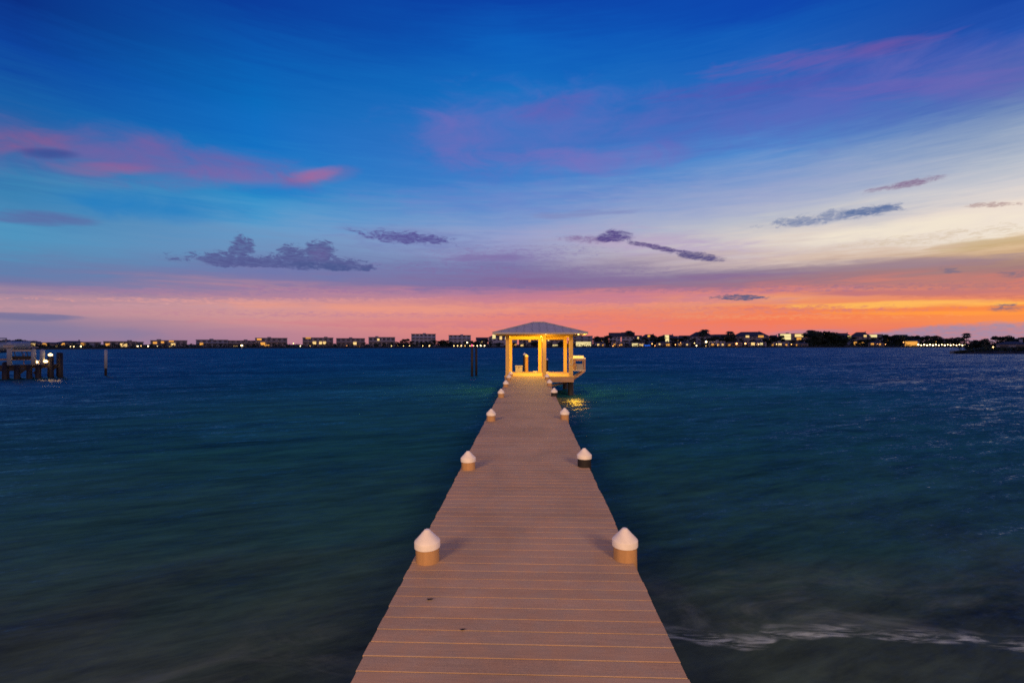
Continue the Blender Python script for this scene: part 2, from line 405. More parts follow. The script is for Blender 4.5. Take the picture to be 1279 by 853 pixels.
def sand_material():
    m, n, out = mat('wet_sand')
    t = n.node('ShaderNodeTexCoord')
    f1 = n.noise(t.outputs['Object'], 2.2, 6.0, 0.6, 0.4)
    f2 = n.noise(t.outputs['Object'], 90.0, 4.0, 0.7)
    k = n.m('ADD', 0.6, n.m('ADD', n.m('MULTIPLY', f1, 0.5), n.m('MULTIPLY', f2, 0.3)))
    b = n.node('ShaderNodeBsdfPrincipled')
    n.put(b.inputs['Base Color'], n.mix(1.0, (0.115, 0.085, 0.066), n.vec(k, k, k), 'MULTIPLY'))
    b.inputs['Roughness'].default_value = 0.55
    b.inputs['Specular IOR Level'].default_value = 0.3
    n.put(out.inputs[0], b.outputs[0])
    return m
M['sand'] = sand_material()
M['land'] = simple('shore_soil', (0.06, 0.055, 0.04), 0.3, 0.2, 0.95)
M['rock'] = simple('bank_rock', (0.045, 0.043, 0.04), 0.4, 0.8, 0.9, 0.3)

def water_material():
    m, n, out = mat('lagoon_water')
    g = n.node('ShaderNodeNewGeometry')
    s = n.node('ShaderNodeSeparateXYZ'); m.node_tree.links.new(g.outputs['Position'], s.inputs[0])
    X, Y, Z = s.outputs
    c, s_ = math.cos(R(24)), math.sin(R(24))
    U = n.m('ADD', n.m('MULTIPLY', X, c), n.m('MULTIPLY', Y, s_))
    V = n.m('SUBTRACT', n.m('MULTIPLY', Y, c), n.m('MULTIPLY', X, s_))
    dist = n.m('SQRT', n.m('ADD', n.m('MULTIPLY', X, X), n.m('MULTIPLY', Y, Y)))
    # body colour: shallow turbid water by the beach, deep blue-green further out
    warp = n.noise(n.vec(U, V, 0), 0.35, 4.0, 0.55, 0.5)
    shore = n.m('ADD', n.m('ADD', Y, n.m('MULTIPLY', n.m('SUBTRACT', warp, 0.5), 4.0)), n.m('MULTIPLY', X, -0.05))
    body = n.ramp(n.m('DIVIDE', shore, 40.0, clamp=True), [(0.0, (0.036, 0.056, 0.046)), (0.11, (0.028, 0.052, 0.046)), (0.17, (0.014, 0.054, 0.054)), (0.30, (0.009, 0.064, 0.072)), (0.6, (0.010, 0.084, 0.102)), (1.0, (0.010, 0.098, 0.122))])
    big = n.noise(n.vec(n.m('MULTIPLY', U, 0.05), n.m('MULTIPLY', V, 0.16), 0), 1.0, 5.0, 0.6, 0.7)
    rip = n.noise(n.vec(n.m('MULTIPLY', U, 0.35), n.m('MULTIPLY', V, 1.3), 0), 1.0, 5.0, 0.6, 0.4)
    k = n.m('ADD', 1.0, n.m('ADD', n.m('MULTIPLY', n.m('SUBTRACT', big, 0.5), 1.7), n.m('MULTIPLY', n.m('SUBTRACT', rip, 0.5), 1.5)))  # light and dark of the ripples painted into the body colour
    rip2 = n.noise(n.vec(n.m('MULTIPLY', U, 1.3), n.m('MULTIPLY', V, 5.2), 6.0), 1.0, 5.0, 0.7, 0.3)
    k = n.m('ADD', k, n.m('MULTIPLY', n.m('SUBTRACT', rip2, 0.5), 1.5))
    body = n.mix(1.0, body, n.vec(k, k, k), 'MULTIPLY')
    # surf: thin ragged foam where the swell dies on the sand, faint milky swash behind it
    line = n.m('ADD', 4.43, n.m('MULTIPLY', n.m('SINE', n.m('ADD', n.m('MULTIPLY', X, 2.3), 0.3)), 0.08))
    line = n.m('ADD', line, n.m('MULTIPLY', n.m('SUBTRACT', n.noise(n.vec(X, 0.0, 3.0), 0.9, 3.0, 0.5), 0.5), 0.9))
    line = n.m('ADD', line, n.m('MULTIPLY', n.m('MINIMUM', X, 0.0), 0.55))
    fd = n.m('SUBTRACT', Y, line)
    fn = n.noise(n.vec(n.m('MULTIPLY', X, 2.0), n.m('MULTIPLY', Y, 9.0), 1.0), 1.0, 6.0, 0.65, 1.2)
    band = n.m('MULTIPLY', n.rng(fd, -0.05, 0.01), n.rng(fd, 0.28, 0.02))
    foam = n.m('MULTIPLY', band, n.rng(fn, 0.39, 0.68))
    haze = n.m('MULTIPLY', n.m('MULTIPLY', n.rng(fd, -0.05, 0.2), n.rng(fd, 2.0, 0.3)), n.rng(n.noise(n.vec(n.m('MULTIPLY', X, 0.9), n.m('MULTIPLY', Y, 1.6), 4.0), 1.0, 6.0, 0.65, 1.0), 0.42, 0.75))
    foam = n.m('MAXIMUM', n.m('MULTIPLY', foam, 0.72), n.m('MULTIPLY', haze, 0.12))
    body = n.mix(foam, body, (0.34, 0.47, 0.54))
    # ripples: swell running in to the beach, steep faces towards the sand (-Y), gentle backs
    def slopes(fu, fv, z, det, rg):
        t = n.node('ShaderNodeTexNoise'); n.put(t.inputs['Vector'], n.vec(n.m('MULTIPLY', U, fu), n.m('MULTIPLY', V, fv), z))
        t.inputs['Scale'].default_value = 1.0; t.inputs['Detail'].default_value = det; t.inputs['Roughness'].default_value = rg
        q = n.node('ShaderNodeSeparateXYZ'); m.node_tree.links.new(t.outputs['Color'], q.inputs[0])
        return [n.m('SUBTRACT', k_, 0.5) for k_ in q.outputs]
    a1 = slopes(0.10, 0.34, 2.0, 3.0, 0.55)
    a2 = slopes(0.9, 2.6, 7.0, 6.0, 0.7)
    a3 = slopes(9.0, 16.0, 4.0, 3.0, 0.6)
    sx = n.m('ADD', n.m('MULTIPLY', a1[0], 0.2), n.m('ADD', n.m('MULTIPLY', a2[0], 0.62), n.m('MULTIPLY', a3[0], 0.5)))
    sy = n.m('ADD', n.m('MULTIPLY', a1[1], 0.26), n.m('ADD', n.m('MULTIPLY', a2[1], 0.62), n.m('MULTIPLY', a3[1], 0.5)))
    nn = n.node('ShaderNodeVectorMath', operation='NORMALIZE')
    n.put(nn.inputs[0], n.vec(sx, n.m('SUBTRACT', sy, 0.31), 1.0))
    bp = nn
    b = n.node('ShaderNodeBsdfPrincipled')
    n.put(b.inputs['Base Color'], body)
    n.put(b.inputs['Roughness'], n.m('ADD', 0.16, n.m('MULTIPLY', foam, 0.6)))
    b.inputs['IOR'].default_value = 1.33
    b.inputs['Specular IOR Level'].default_value = 0.36
    n.put(b.inputs['Normal'], bp.outputs[0])
    n.put(out.inputs[0], b.outputs[0])
    return m
M['water'] = water_material()

# ------------------------------------------------------------------ mesh helpers
class MB:
    def __init__(s):
        s.v, s.f, s.a = [], [], []
    def poly(s, pts, shade=0.5):
        i = len(s.v)
        s.v += [tuple(p) for p in pts]
        s.f.append(tuple(range(i, i + len(pts)))); s.a.append(shade)
    def faces(s, pts, fs, shade=0.5):
        i = len(s.v)
        s.v += [tuple(p) for p in pts]
        for f in fs:
            s.f.append(tuple(i + k for k in f)); s.a.append(shade)
    def box(s, x0, x1, y0, y1, z0, z1, shade=0.5, bev=0.0):
        if bev <= 0:
            p = [(x0, y0, z0), (x1, y0, z0), (x1, y1, z0), (x0, y1, z0), (x0, y0, z1), (x1, y0, z1), (x1, y1, z1), (x0, y1, z1)]
            s.faces(p, [(0, 3, 2, 1), (4, 5, 6, 7), (0, 1, 5, 4), (1, 2, 6, 5), (2, 3, 7, 6), (3, 0, 4, 7)], shade)
        else:
            b = bev
            rings = [[(x0, y0, z0), (x1, y0, z0), (x1, y1, z0), (x0, y1, z0)],
                     [(x0, y0, z1 - b), (x1, y0, z1 - b), (x1, y1, z1 - b), (x0, y1, z1 - b)],
                     [(x0 + b * .3, y0 + b * .3, z1 - b * .3), (x1 - b * .3, y0 + b * .3, z1 - b * .3), (x1 - b * .3, y1 - b * .3, z1 - b * .3), (x0 + b * .3, y1 - b * .3, z1 - b * .3)],
                     [(x0 + b, y0 + b, z1), (x1 - b, y0 + b, z1), (x1 - b, y1 - b, z1), (x0 + b, y1 - b, z1)]]
            p = [q for r_ in rings for q in r_]
            fs = [(0, 3, 2, 1), (12, 13, 14, 15)]
            for r_ in range(3):
                for k in range(4):
                    fs.append((r_ * 4 + k, r_ * 4 + (k + 1) % 4, r_ * 4 + 4 + (k + 1) % 4, r_ * 4 + 4 + k))
            s.faces(p, fs, shade)
    def lathe(s, prof, n=20, c=(0, 0, 0), shade=0.5):
        pts = []
        for (r, z) in prof:
            for k in range(n):
                a = 2 * math.pi * k / n
                pts.append((c[0] + r * math.cos(a), c[1] + r * math.sin(a), c[2] + z))
        fs = []
        for i in range(len(prof) - 1):
            for k in range(n):
                fs.append((i * n + k, i * n + (k + 1) % n, (i + 1) * n + (k + 1) % n, (i + 1) * n + k))
        fs.append(tuple(reversed(range(n)))); fs.append(tuple(range((len(prof) - 1) * n, len(prof) * n)))
        s.faces(pts, fs, shade)
    def bar(s, p, q, wd, ht, shade=0.5):
        p, q = Vector(p), Vector(q)
        d = (q - p).normalized()
        side = d.cross(Vector((0, 0, 1)))
        side = side.normalized() if side.length > 1e-4 else Vector((1, 0, 0))
        up = side.cross(d).normalized()
        pts = []
        for o in (p, q):
            for (a, b) in ((-1, -1), (1, -1), (1, 1), (-1, 1)):
                pts.append(o + side * (a * wd / 2) + up * (b * ht / 2))
        s.faces(pts, [(0, 3, 2, 1), (4, 5, 6, 7), (0, 1, 5, 4), (1, 2, 6, 5), (2, 3, 7, 6), (3, 0, 4, 7)], shade)
    def build(s, name, m, parent=None, smooth=False, loc=None):
        me = bpy.data.meshes.new(name)
        me.from_pydata(s.v, [], s.f)
        at_ = me.attributes.new('shade', 'FLOAT', 'FACE')
        at_.data.foreach_set('value', s.a)
        me.materials.append(M[m] if isinstance(m, str) else m)
        if smooth:
            for p in me.polygons:
                p.use_smooth = True
        bm = bmesh.new(); bm.from_mesh(me); bmesh.ops.recalc_face_normals(bm, faces=bm.faces); bm.to_mesh(me); bm.free()
        o = bpy.data.objects.new(name, me)
        COL.objects.link(o)
        if parent: o.parent = parent
        if loc is not None: o.location = loc
        return o

def autosmooth(o, ang=40):
    me = o.data
    me.set_sharp_from_angle(angle=R(ang))
    return o

def thing(name, label, cat, loc=(0, 0, 0), rz=0.0, group=None):
    o = bpy.data.objects.new(name, None)
    COL.objects.link(o)
    o.empty_display_size = 0.3
    o.location = loc; o.rotation_euler = (0, 0, rz)
    o['label'] = label; o['category'] = cat
    if group: o['group'] = group
    return o
def tag(o, label, cat, group=None):
    o['label'] = label; o['category'] = cat
    if group: o['group'] = group
    return o
def part(o, name, parent, label=None):
    c = o.copy(); c.name = name; COL.objects.link(c); c.parent = parent
    return c

# ------------------------------------------------------------------ setting
# far shore line: (px, camera depth)
SHORE = [(-260, 215), (0, 243), (60, 262), (120, 286), (180, 310), (300, 345), (480, 355), (640, 388), (900, 415), (1100, 430), (1220, 440), (1560, 440)]
def shore_depth(px):
    for (x0, d0), (x1, d1) in zip(SHORE, SHORE[1:]):
        if x0 <= px <= x1:
            return d0 + (d1 - d0) * (px - x0) / (x1 - x0)
    return SHORE[0][1] if px < SHORE[0][0] else SHORE[-1][1]
def flat(px, depth, z=0.0):
    r_ = MROT @ Vector(((px - CX) / F, 1.0, 0.0))
    p = CAM + r_ * depth
    return Vector((p.x, p.y, z))

mb = MB()
S = 26000
mb.poly([(-S, 3.2, 0), (S, 3.2, 0), (S, S, 0), (-S, S, 0)])
o = mb.build('water', 'water'); o['kind'] = 'structure'

# beach: slopes up from the waterline, runs behind the camera
mb = MB()
xs = [-60 + 1.0 * i for i in range(121)]
ys = [-40, -20, -8, -3, 0, 1.5, 2.5, 3.0, 3.4, 3.8, 4.2, 4.6, 5.2, 6.0]
def beach_z(x, y):
    edge = 3.55 + 0.08 * math.sin(x * 1.3) + 0.05 * math.sin(x * 2.9 + 1) + (0.55 * (x + 0.6) if x < -0.6 else 0)
    edge = max(edge, 2.2)
    return max(-0.6, min(1.2, (edge - y) * (0.055 if y < edge else 0.25)))
for i in range(len(xs) - 1):
    for j in range(len(ys) - 1):
        q = [(xs[i], ys[j]), (xs[i + 1], ys[j]), (xs[i + 1], ys[j + 1]), (xs[i], ys[j + 1])]
        mb.poly([(x, y, beach_z(x, y)) for x, y in q])
o = mb.build('beach', 'sand', smooth=True); o['kind'] = 'structure'
bm = bmesh.new(); bm.from_mesh(o.data); bmesh.ops.remove_doubles(bm, verts=bm.verts, dist=0.001); bm.to_mesh(o.data); bm.free()

# ground under everything: lagoon bed sheet that reaches the horizon
mb = MB()
mb.poly([(-S, -S, -2.5), (S, -S, -2.5), (S, S, -2.5), (-S, S, -2.5)])
o = mb.build('ground', 'sand'); o['kind'] = 'structure'

# far shore land
mb = MB()
prev = None
for i in range(0, 92):
    px = -260 + i * 20
    d = shore_depth(px)
    j = 0.9 * math.sin(px * 0.11) + 0.7 * math.sin(px * 0.043 + 1)
    row = [flat(px, d + j, -0.6), flat(px, d + j, 0.75), flat(px, d + 2 + j, 0.95), flat(px, d + 30, 1.2), flat(px, d + 160, 1.6), flat(px, d + 2600, 1.9)]
    if prev:
        for a in range(5):
            mb.poly([prev[a], row[a], row[a + 1], prev[a + 1]])
    prev = row
o = mb.build('far_shore', 'land'); o['kind'] = 'structure'

# ------------------------------------------------------------------ pier
SL = 0.0137
Z0 = CAM.z - 2.03
def deck_z(y):
    return Z0 + SL * y
W2 = 1.003
YF, YR = 25.5, 29.7
pier = thing('pier', 'long narrow plank pier with white capped timber piles leading out to the lit boathouse', 'pier', (0, -2.5, Z0))
P0 = Vector((0, -2.5, Z0))
mb = MB()
y = -2.5; pitch = 0.143
while y < YF - 0.2:
    z = deck_z(y) - P0.z + random.uniform(-0.0006, 0.0006)
    jl, jr = random.uniform(-0.007, 0.007), random.uniform(-0.007, 0.007)
    mb.box(-W2 + jl, W2 + jr, y - P0.y, y + pitch - (random.uniform(0.003, 0.006) if y < 3.35 else random.uniform(0.0008, 0.0026) if y < 4.2 else random.uniform(0.0006, 0.0014)) - P0.y, z - 0.03, z, random.random(), 0.0022 if y < 3.35 else 0.0007)
    y += pitch
o = mb.build('deck', 'deck', pier)
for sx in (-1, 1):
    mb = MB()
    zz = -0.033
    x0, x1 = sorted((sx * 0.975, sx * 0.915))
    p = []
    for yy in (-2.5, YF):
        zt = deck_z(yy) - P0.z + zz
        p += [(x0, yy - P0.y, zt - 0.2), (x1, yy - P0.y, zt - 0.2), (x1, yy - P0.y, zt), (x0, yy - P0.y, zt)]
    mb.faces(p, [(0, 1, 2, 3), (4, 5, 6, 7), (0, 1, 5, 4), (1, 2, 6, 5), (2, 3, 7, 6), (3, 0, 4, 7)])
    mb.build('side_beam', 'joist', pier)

CR = 0.115
def cap_mesh():
    c = MB()
    c.lathe([(CR * 0.97, 0.0), (CR * 1.02, 0.004), (CR * 1.02, 0.054), (CR * 0.99, 0.062), (CR * 0.60, 0.108), (0.022, 0.160), (0.004, 0.164)], 28)
    return c
cap_o = None
def pile(x, yy, top, parent, base, mt='pile', bottom=-1.2, tilt=(0, 0), lbl=None):
    """one round timber pile with its white cone cap; top = height of the cap's lower rim"""
    global cap_o
    c = MB()
    r_ = CR * 0.93
    zb = bottom - base.z
    c.lathe([(r_, zb), (r_, top - base.z - 0.3), (r_ * 0.99, top - base.z + 0.05)], 24)
    o = c.build('piling', mt, parent, smooth=True, loc=(x - base.x, yy - base.y, 0)); autosmooth(o)
    o.rotation_euler = (tilt[0], tilt[1], 0)
    if cap_o is None:
        cap_o = cap_mesh().build('cap', 'cap', o, smooth=True); autosmooth(cap_o, 30)
        k = cap_o
    else:
        k = cap_o.copy(); k.name = 'cap'; COL.objects.link(k); k.parent = o
    k.location = (0, 0, top - base.z)
    k.rotation_euler = (0, 0, random.random() * 3)
    if lbl: o['label'] = lbl
    return o
PY = [4.36, 7.40, 11.70, 16.30, 19.80, 22.70, 25.15]
for i, yy in enumerate(PY):
    for sx in (-1, 1):
        if sx == 1 and i == 6: continue
        xx = sx * (0.872 if sx < 0 else 0.945) + random.uniform(-0.01, 0.01)
        darker = (sx == 1 and i in (1, 3))  # two right-hand piles take the near black timber
        yy = PY[i] * (1.012 if sx < 0 else 1.038)
        o = pile(xx, yy + random.uniform(-0.03, 0.03), deck_z(yy) + random.uniform(0.105, 0.135), pier, P0, 'dark_pile' if darker else 'pile', -1.2, (random.uniform(-0.025, 0.025), random.uniform(-0.02, 0.02)),
                 lbl='dark timber pile under its white cap' if darker else None)

# fallen leaves on the boards
leaf_sp = [(537, 749, 0.03, 'small dark leaf lying on the pier boards left of its middle'), (578, 787, 0.022, 'thin curled leaf on the boards near the front left of the pier'), (773, 690, 0.03, 'dark leaf beside the white capped pile at the near right')]
for (px, py, s_, lb) in leaf_sp:
    t_ = 2.03 / (py - 422.0) * F
    p = at(px, py, t_)
    c = MB()
    a0 = random.random() * 6
    pts = []
    for k in range(7):
        a = k / 7 * 2 * math.pi
        rr = s_ * (1.0 if k % 2 else 0.7)
        pts.append((rr * math.cos(a) * 0.55, rr * math.sin(a), 0.004 + 0.006 * abs(math.sin(a))))
    c.faces(pts + [(0, 0, 0.012)], [(k, (k + 1) % 7, 7) for k in range(7)])
    o = c.build('fallen_leaf', 'dark_pile', None, loc=(p.x, p.y, deck_z(p.y) + 0.001))
    o.rotation_euler = (0, 0, a0)
    tag(o, lb, 'leaf')

# ------------------------------------------------------------------ boathouse
FZ = deck_z(YF)                      # floor level
XL, XM, XR = -1.05, 0.76, 2.30
EZ = CAM.z + 0.57
bh = thing('boathouse', 'open timber boathouse glowing yellow under a grey hipped roof at the pier end', 'boathouse', (0.65, YF, FZ))
B = Vector((0.65, YF, FZ))
def bbox(name, m, x0, x1, y0, y1, z0, z1, bev=0.0, **k):
    c = MB(); c.box(x0 - B.x, x1 - B.x, y0 - B.y, y1 - B.y, z0 - B.z, z1 - B.z, 0.5, bev)
    return c.build(name, m, bh)
# floor boards
c = MB(); y = YF + 0.03
while y < YR + 0.15:
    c.box(XL - 0.16 - B.x, XR + 0.16 - B.x, y - B.y, y + 0.146 - B.y, -0.03, 0.0, random.random(), 0.007)
    y += 0.1535
c.build('floor', 'timber', bh)
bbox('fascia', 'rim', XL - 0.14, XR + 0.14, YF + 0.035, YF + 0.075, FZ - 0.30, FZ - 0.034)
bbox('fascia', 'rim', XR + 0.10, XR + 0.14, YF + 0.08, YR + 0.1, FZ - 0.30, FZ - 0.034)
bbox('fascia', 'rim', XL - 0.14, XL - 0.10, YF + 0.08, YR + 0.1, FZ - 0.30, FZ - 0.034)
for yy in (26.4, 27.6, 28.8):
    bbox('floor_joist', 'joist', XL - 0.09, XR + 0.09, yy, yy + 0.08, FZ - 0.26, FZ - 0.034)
c = MB(); c.bar(Vector((1.02, 26.1, 1.0 - 0.93)) - B + Vector((0, 0, 0.36)), Vector((2.26, 26.1, FZ - 0.32)) - B, 0.05, 0.10)
c.build('brace', 'rim', bh)
PW = 0.1
for (x, yy) in [(XL, YF + 0.18), (XM + 0.13, YF + 0.18), (XR, YF + 0.18), (XL, YR), (XM, YR), (XR, YR)]:
    bbox('post', 'timber', x - PW, x + PW, yy - PW, yy + PW, FZ + 0.002, EZ - 0.02, 0.008)
for (x, yy) in [(XL, YF + 0.3), (XR, YF + 0.34), (XL, YR), (XR, YR), (XM + 0.3, YR)]:
    c = MB(); c.lathe([(0.16, -1.5 - FZ), (0.15, -0.31)], 18, (x - B.x, yy - B.y, 0))
    c.build('support_pile', 'dark_pile', bh, smooth=True)
# top beams butt between the posts
g = 0.003
for (xa, xb) in ((XL, XM + 0.13), (XM + 0.13, XR)):
    bbox('top_beam', 'timber', xa + PW + g, xb - PW - g, YF + 0.12, YF + 0.24, EZ - 0.13, EZ - 0.02)
for (xa, xb) in ((XL, XM), (XM, XR)):
    bbox('top_beam', 'timber', xa + PW + g, xb - PW - g, YR - 0.06, YR + 0.06, EZ - 0.27, EZ - 0.02)
for x in (XL, XM + 0.06, XR):
    bbox('tie_beam', 'timber', x - 0.06, x + 0.06, YF + 0.18 + PW + g, YR - PW - g, EZ - 0.17, EZ - 0.02)
# hipped roof: slab with underside, ridge along x
rx0, rx1, ry0, ry1 = 0.652 - 2.44, 0.652 + 2.44, 24.8, 30.4
rt = CAM.z + 1.27
ridge = [(0.652 - 0.27, 27.6), (0.652 + 0.27, 27.6)]
def hip(z_e, z_r, inset=0.0):
    e = [(rx0 + inset, ry0 + inset, z_e), (rx1 - inset, ry0 + inset, z_e), (rx1 - inset, ry1 - inset, z_e), (rx0 + inset, ry1 - inset, z_e)]
    r_ = [(ridge[0][0], ridge[0][1], z_r), (ridge[1][0], ridge[1][1], z_r)]
    return [Vector(p) - B for p in e + r_]
hf = [(0, 1, 5, 4), (1, 2, 5), (2, 3, 4, 5), (3, 0, 4)]
c = MB(); c.faces(hip(EZ + 0.045, rt), hf)
for k in range(4):
    e = hip(EZ + 0.045, rt)
    a, b = e[k], e[(k + 1) % 4]
    c.poly([a, b, b - Vector((0, 0, 0.035)), a - Vector((0, 0, 0.035))])
roof = c.build('roof', 'roof_metal', bh)
c = MB()   # standing seams
up = Vector((0, 0, 0.014))
e = hip(EZ + 0.045, rt)
def seamface(a, b, ra, rb, nn):
    for i in range(1, nn):
        t_ = i / nn
        lo = a.lerp(b, t_)
        # walk straight up the slope until a hip line
        axis = 0 if abs(b.x - a.x) > abs(b.y - a.y) else 1
        L = (ra - a); Rr = (rb - b)
        tl = (lo[axis] - a[axis]) / (L[axis] if abs(L[axis]) > 1e-6 else 1e9)
        tr = (lo[axis] - b[axis]) / (Rr[axis] if abs(Rr[axis]) > 1e-6 else 1e9)
        k = min(1.0, tl if tl > 0 else 1.0, tr if tr > 0 else 1.0)
        up_dir = (ra.lerp(rb, 0.5) - a.lerp(b, 0.5))
        up_dir = Vector((0 if axis == 0 else up_dir.x, 0 if axis == 1 else up_dir.y, up_dir.z))
        c.bar(lo + up, lo + up_dir * k + up, 0.03, 0.026)
seamface(e[0], e[1], e[4], e[5], 12)
seamface(e[1], e[2], e[5], e[5], 13)
seamface(e[2], e[3], e[5], e[4], 12)
seamface(e[3], e[0], e[4], e[4], 13)
for (a, b) in ((e[0], e[4]), (e[1], e[5]), (e[2], e[5]), (e[3], e[4]), (e[4], e[5])):
    c.bar(a + up, b + up, 0.07, 0.03)
c.build('roof_seam', 'roof_metal', roof)
c = MB(); c.faces(hip(EZ + 0.006, rt - 0.05, 0.02), hf)
c.build('ceiling', 'soffit', bh)
c = MB()
for k in range(4):
    q = [(rx0, ry0), (rx1, ry0), (rx1, ry1), (rx0, ry1)]
    a, b = Vector(q[k] + (EZ - 0.012,)) - B, Vector(q[(k + 1) % 4] + (EZ - 0.012,)) - B
    c.bar(a, b, 0.03, 0.055)
c.build('gutter_board', 'greybox', bh)
# ceiling lamp
LP = Vector((0.35, 27.5, EZ + 0.10))
c = MB(); c.lathe([(0.02, 0.10), (0.09, 0.06), (0.13, 0.0), (0.09, -0.06), (0.02, -0.09)], 16, tuple(LP - B))
lamp_o = c.build('ceiling_lamp', 'fixture', bh, smooth=True)
c = MB(); c.lathe([(0.02, 0.1), (0.02, 0.42)], 8, tuple(LP - B))
c.build('stem', 'metal_post', lamp_o)

# two small lamps under the eaves: one over the cleaning table, one over the entry
def eave_lamp(x, yy, label, energy):
    zt = EZ + 0.02
    c = MB(); c.lathe([(0.05, 0.0), (0.06, 0.01), (0.06, 0.05), (0.03, 0.06)], 12, (x - B.x, yy - B.y, zt - 0.03 - B.z))
    k = c.build('eave_lamp', 'greybox', bh)
    c = MB(); c.lathe([(0.01, -0.035), (0.04, -0.025), (0.045, -0.003)], 12, (x - B.x, yy - B.y, zt - 0.03 - B.z))
    c.build('lamp_glass', 'fixture', k, smooth=True)
    d_ = bpy.data.lights.new('eave_light', 'POINT'); d_.energy = energy; d_.color = (1.0, 0.55, 0.04); d_.shadow_soft_size = 0.22
    q_ = bpy.data.objects.new('eave_light', d_); COL.objects.link(q_); q_.location = (x, yy, zt - 0.2)
eave_lamp(2.76, 26.3, '', 115)
eave_lamp(0.95, 25.02, '', 22)

# piles standing behind the boathouse floor
def free_pile(name, px, pytip, depth, label, mt='pile', bottom=-1.2):
    p = at(px, pytip, depth)
    t_ = thing(name, label, 'piling', (p.x, p.y, 0.0), 0, 'capped piles behind the boathouse')
    pile(p.x, p.y, p.z - 0.2, t_, Vector((p.x, p.y, 0)), mt, bottom)
    return t_
free_pile('mooring_pile', 657.6, 441.5, 29.95, 'white capped pile lit yellow behind the left opening of the boathouse')
free_pile('mooring_pile', 655.2, 440.0, 36.0, 'dim pile tip just behind the yellow lit pile in the boathouse', 'dark_pile')
free_pile('mooring_pile', 682.6, 446.2, 33.0, 'short capped pile just right of the middle boathouse post', 'dark_pile')

# storage box on the floor
p = at(648.6, 463.2, 29.5)
db = thing('dock_box', 'low grey storage box at the back of the boathouse floor left side', 'dock box', (p.x - 0.02, 29.5, FZ))
c = MB(); c.box(-0.21, 0.21, -0.18, 0.18, 0.001, 0.33, 0.5, 0.01); c.build('body', 'greybox', db)
c = MB(); c.box(-0.23, 0.23, -0.2, 0.2, 0.333, 0.40, 0.5, 0.03); lid = c.build('lid', 'greybox', db)
c = MB(); c.box(-0.04, 0.04, -0.225, -0.203, 0.30, 0.36); c.build('latch', 'alu', lid)

# cleats on the floor edge
def cleat(x, yy, z, label):
    t_ = thing('dock_cleat', label, 'cleat', (x, yy, z), random.uniform(-0.2, 0.2), 'metal cleats on the boathouse floor')
    c = MB(); c.box(-0.05, 0.05, -0.03, 0.03, 0.001, 0.012); c.build('base', 'alu', t_)
    c = MB(); c.box(-0.03, -0.012, -0.015, 0.015, 0.0125, 0.07); c.box(0.012, 0.03, -0.015, 0.015, 0.0125, 0.07)
    c.bar((-0.13, 0, 0.092), (0.13, 0, 0.092), 0.035, 0.035); c.build('horn', 'white_trim', t_)
cleat(0.46, 28.6, FZ, 'metal cleat left of the middle post on the boathouse floor')
cleat(1.10, 28.2, FZ, 'metal cleat right of the middle post on the boathouse floor')

# fish cleaning table outside the right-hand side
ct = thing('cleaning_table', 'white topped fish cleaning table bracketed onto the right side of the boathouse', 'table', (2.52, 26.6, FZ))
c = MB(); c.box(0.0, 0.62, -0.45, 0.45, 0.90, 0.955, 0.5, 0.01); c.build('table_top', 'white_trim', ct)
c = MB(); c.box(0.02, 0.60, 0.43, 0.449, 0.957, 1.06); c.build('splash_board', 'white_trim', ct)
for (x, yy) in ((0.05, -0.40), (0.57, -0.40), (0.05, 0.40), (0.57, 0.40)):
    c = MB(); c.box(x - 0.035, x + 0.035, yy - 0.035, yy + 0.035, 0.30, 0.898); c.build('leg', 'rim', ct)
c = MB(); c.box(0.09, 0.53, -0.42, -0.40, 0.80, 0.895); c.build('apron', 'rim', ct)
c = MB()
for k in range(7):
    yy = -0.36 + k * 0.12
    c.box(0.0, 0.62, yy - 0.035, yy + 0.035, 0.262, 0.297)
c.build('slatted_shelf', 'white_trim', ct)
c = MB(); c.box(0.14, 0.50, -0.3, 0.1, 0.31, 0.62, 0.5, 0.02); c.build('sink', 'alu', ct)
for yy in (-0.40, 0.40):
    c = MB(); c.bar((-0.07, yy, -0.22), (0.56, yy, 0.255), 0.06, 0.09); c.build('bracket', 'rim', ct)

# rope coil on the right front post
c = MB()
for k in range(3):
    n_ = 18
    pts = []
    for i in range(n_):
        a = 2 * math.pi * i / n_
        pts.append(Vector((0.10 * math.cos(a), -0.012 * k, 0.17 * math.sin(a))))
    for i in range(n_):
        c.bar(pts[i], pts[(i + 1) % n_], 0.024, 0.024)
o = c.build('rope_coil', 'white_trim', None, loc=(XR + 0.0, YF + 0.18 - PW - 0.02, FZ + 0.78))
tag(o, 'pale coiled rope hung on the right front post of the boathouse', 'rope')

# ------------------------------------------------------------------ piles and marker out in the water
def pile_thing(name, label, cat, px, py_top, depth, r_=0.1, mt='dark_pile', group=None):
    p = at(px, py_top, depth)
    t_ = thing(name, label, cat, (p.x, p.y, 0), 0, group)
    c = MB(); c.lathe([(r_ * 1.08, -1.5), (r_, p.z - 0.02), (r_ * 0.8, p.z)], 16)
    c.build('shaft', mt, t_, smooth=True)
    return t_, p
t1, p1 = pile_thing('mooring_pile', 'dark bare pile with small red lamp, left of the pair out in the water', 'piling', 589.6, 432.4, 41, 0.10, 'dark_pile', 'pair of dark piles')
c = MB(); c.lathe([(0.05, 0.0), (0.06, 0.02), (0.06, 0.09), (0.03, 0.13)], 12, (0, 0, p1.z)); c.build('lantern', 'lamp_red', t1)
t2, p2 = pile_thing('mooring_pile', 'dark bare pile, right one of the pair out in the water', 'piling', 594.9, 433.4, 42, 0.10, 'dark_pile', 'pair of dark piles')
t3, p3 = pile_thing('marker_pole', 'grey sleeved marker pole standing alone in the water at left', 'pole', 132.2, 437.8, 42, 0.09, 'dark_pile')
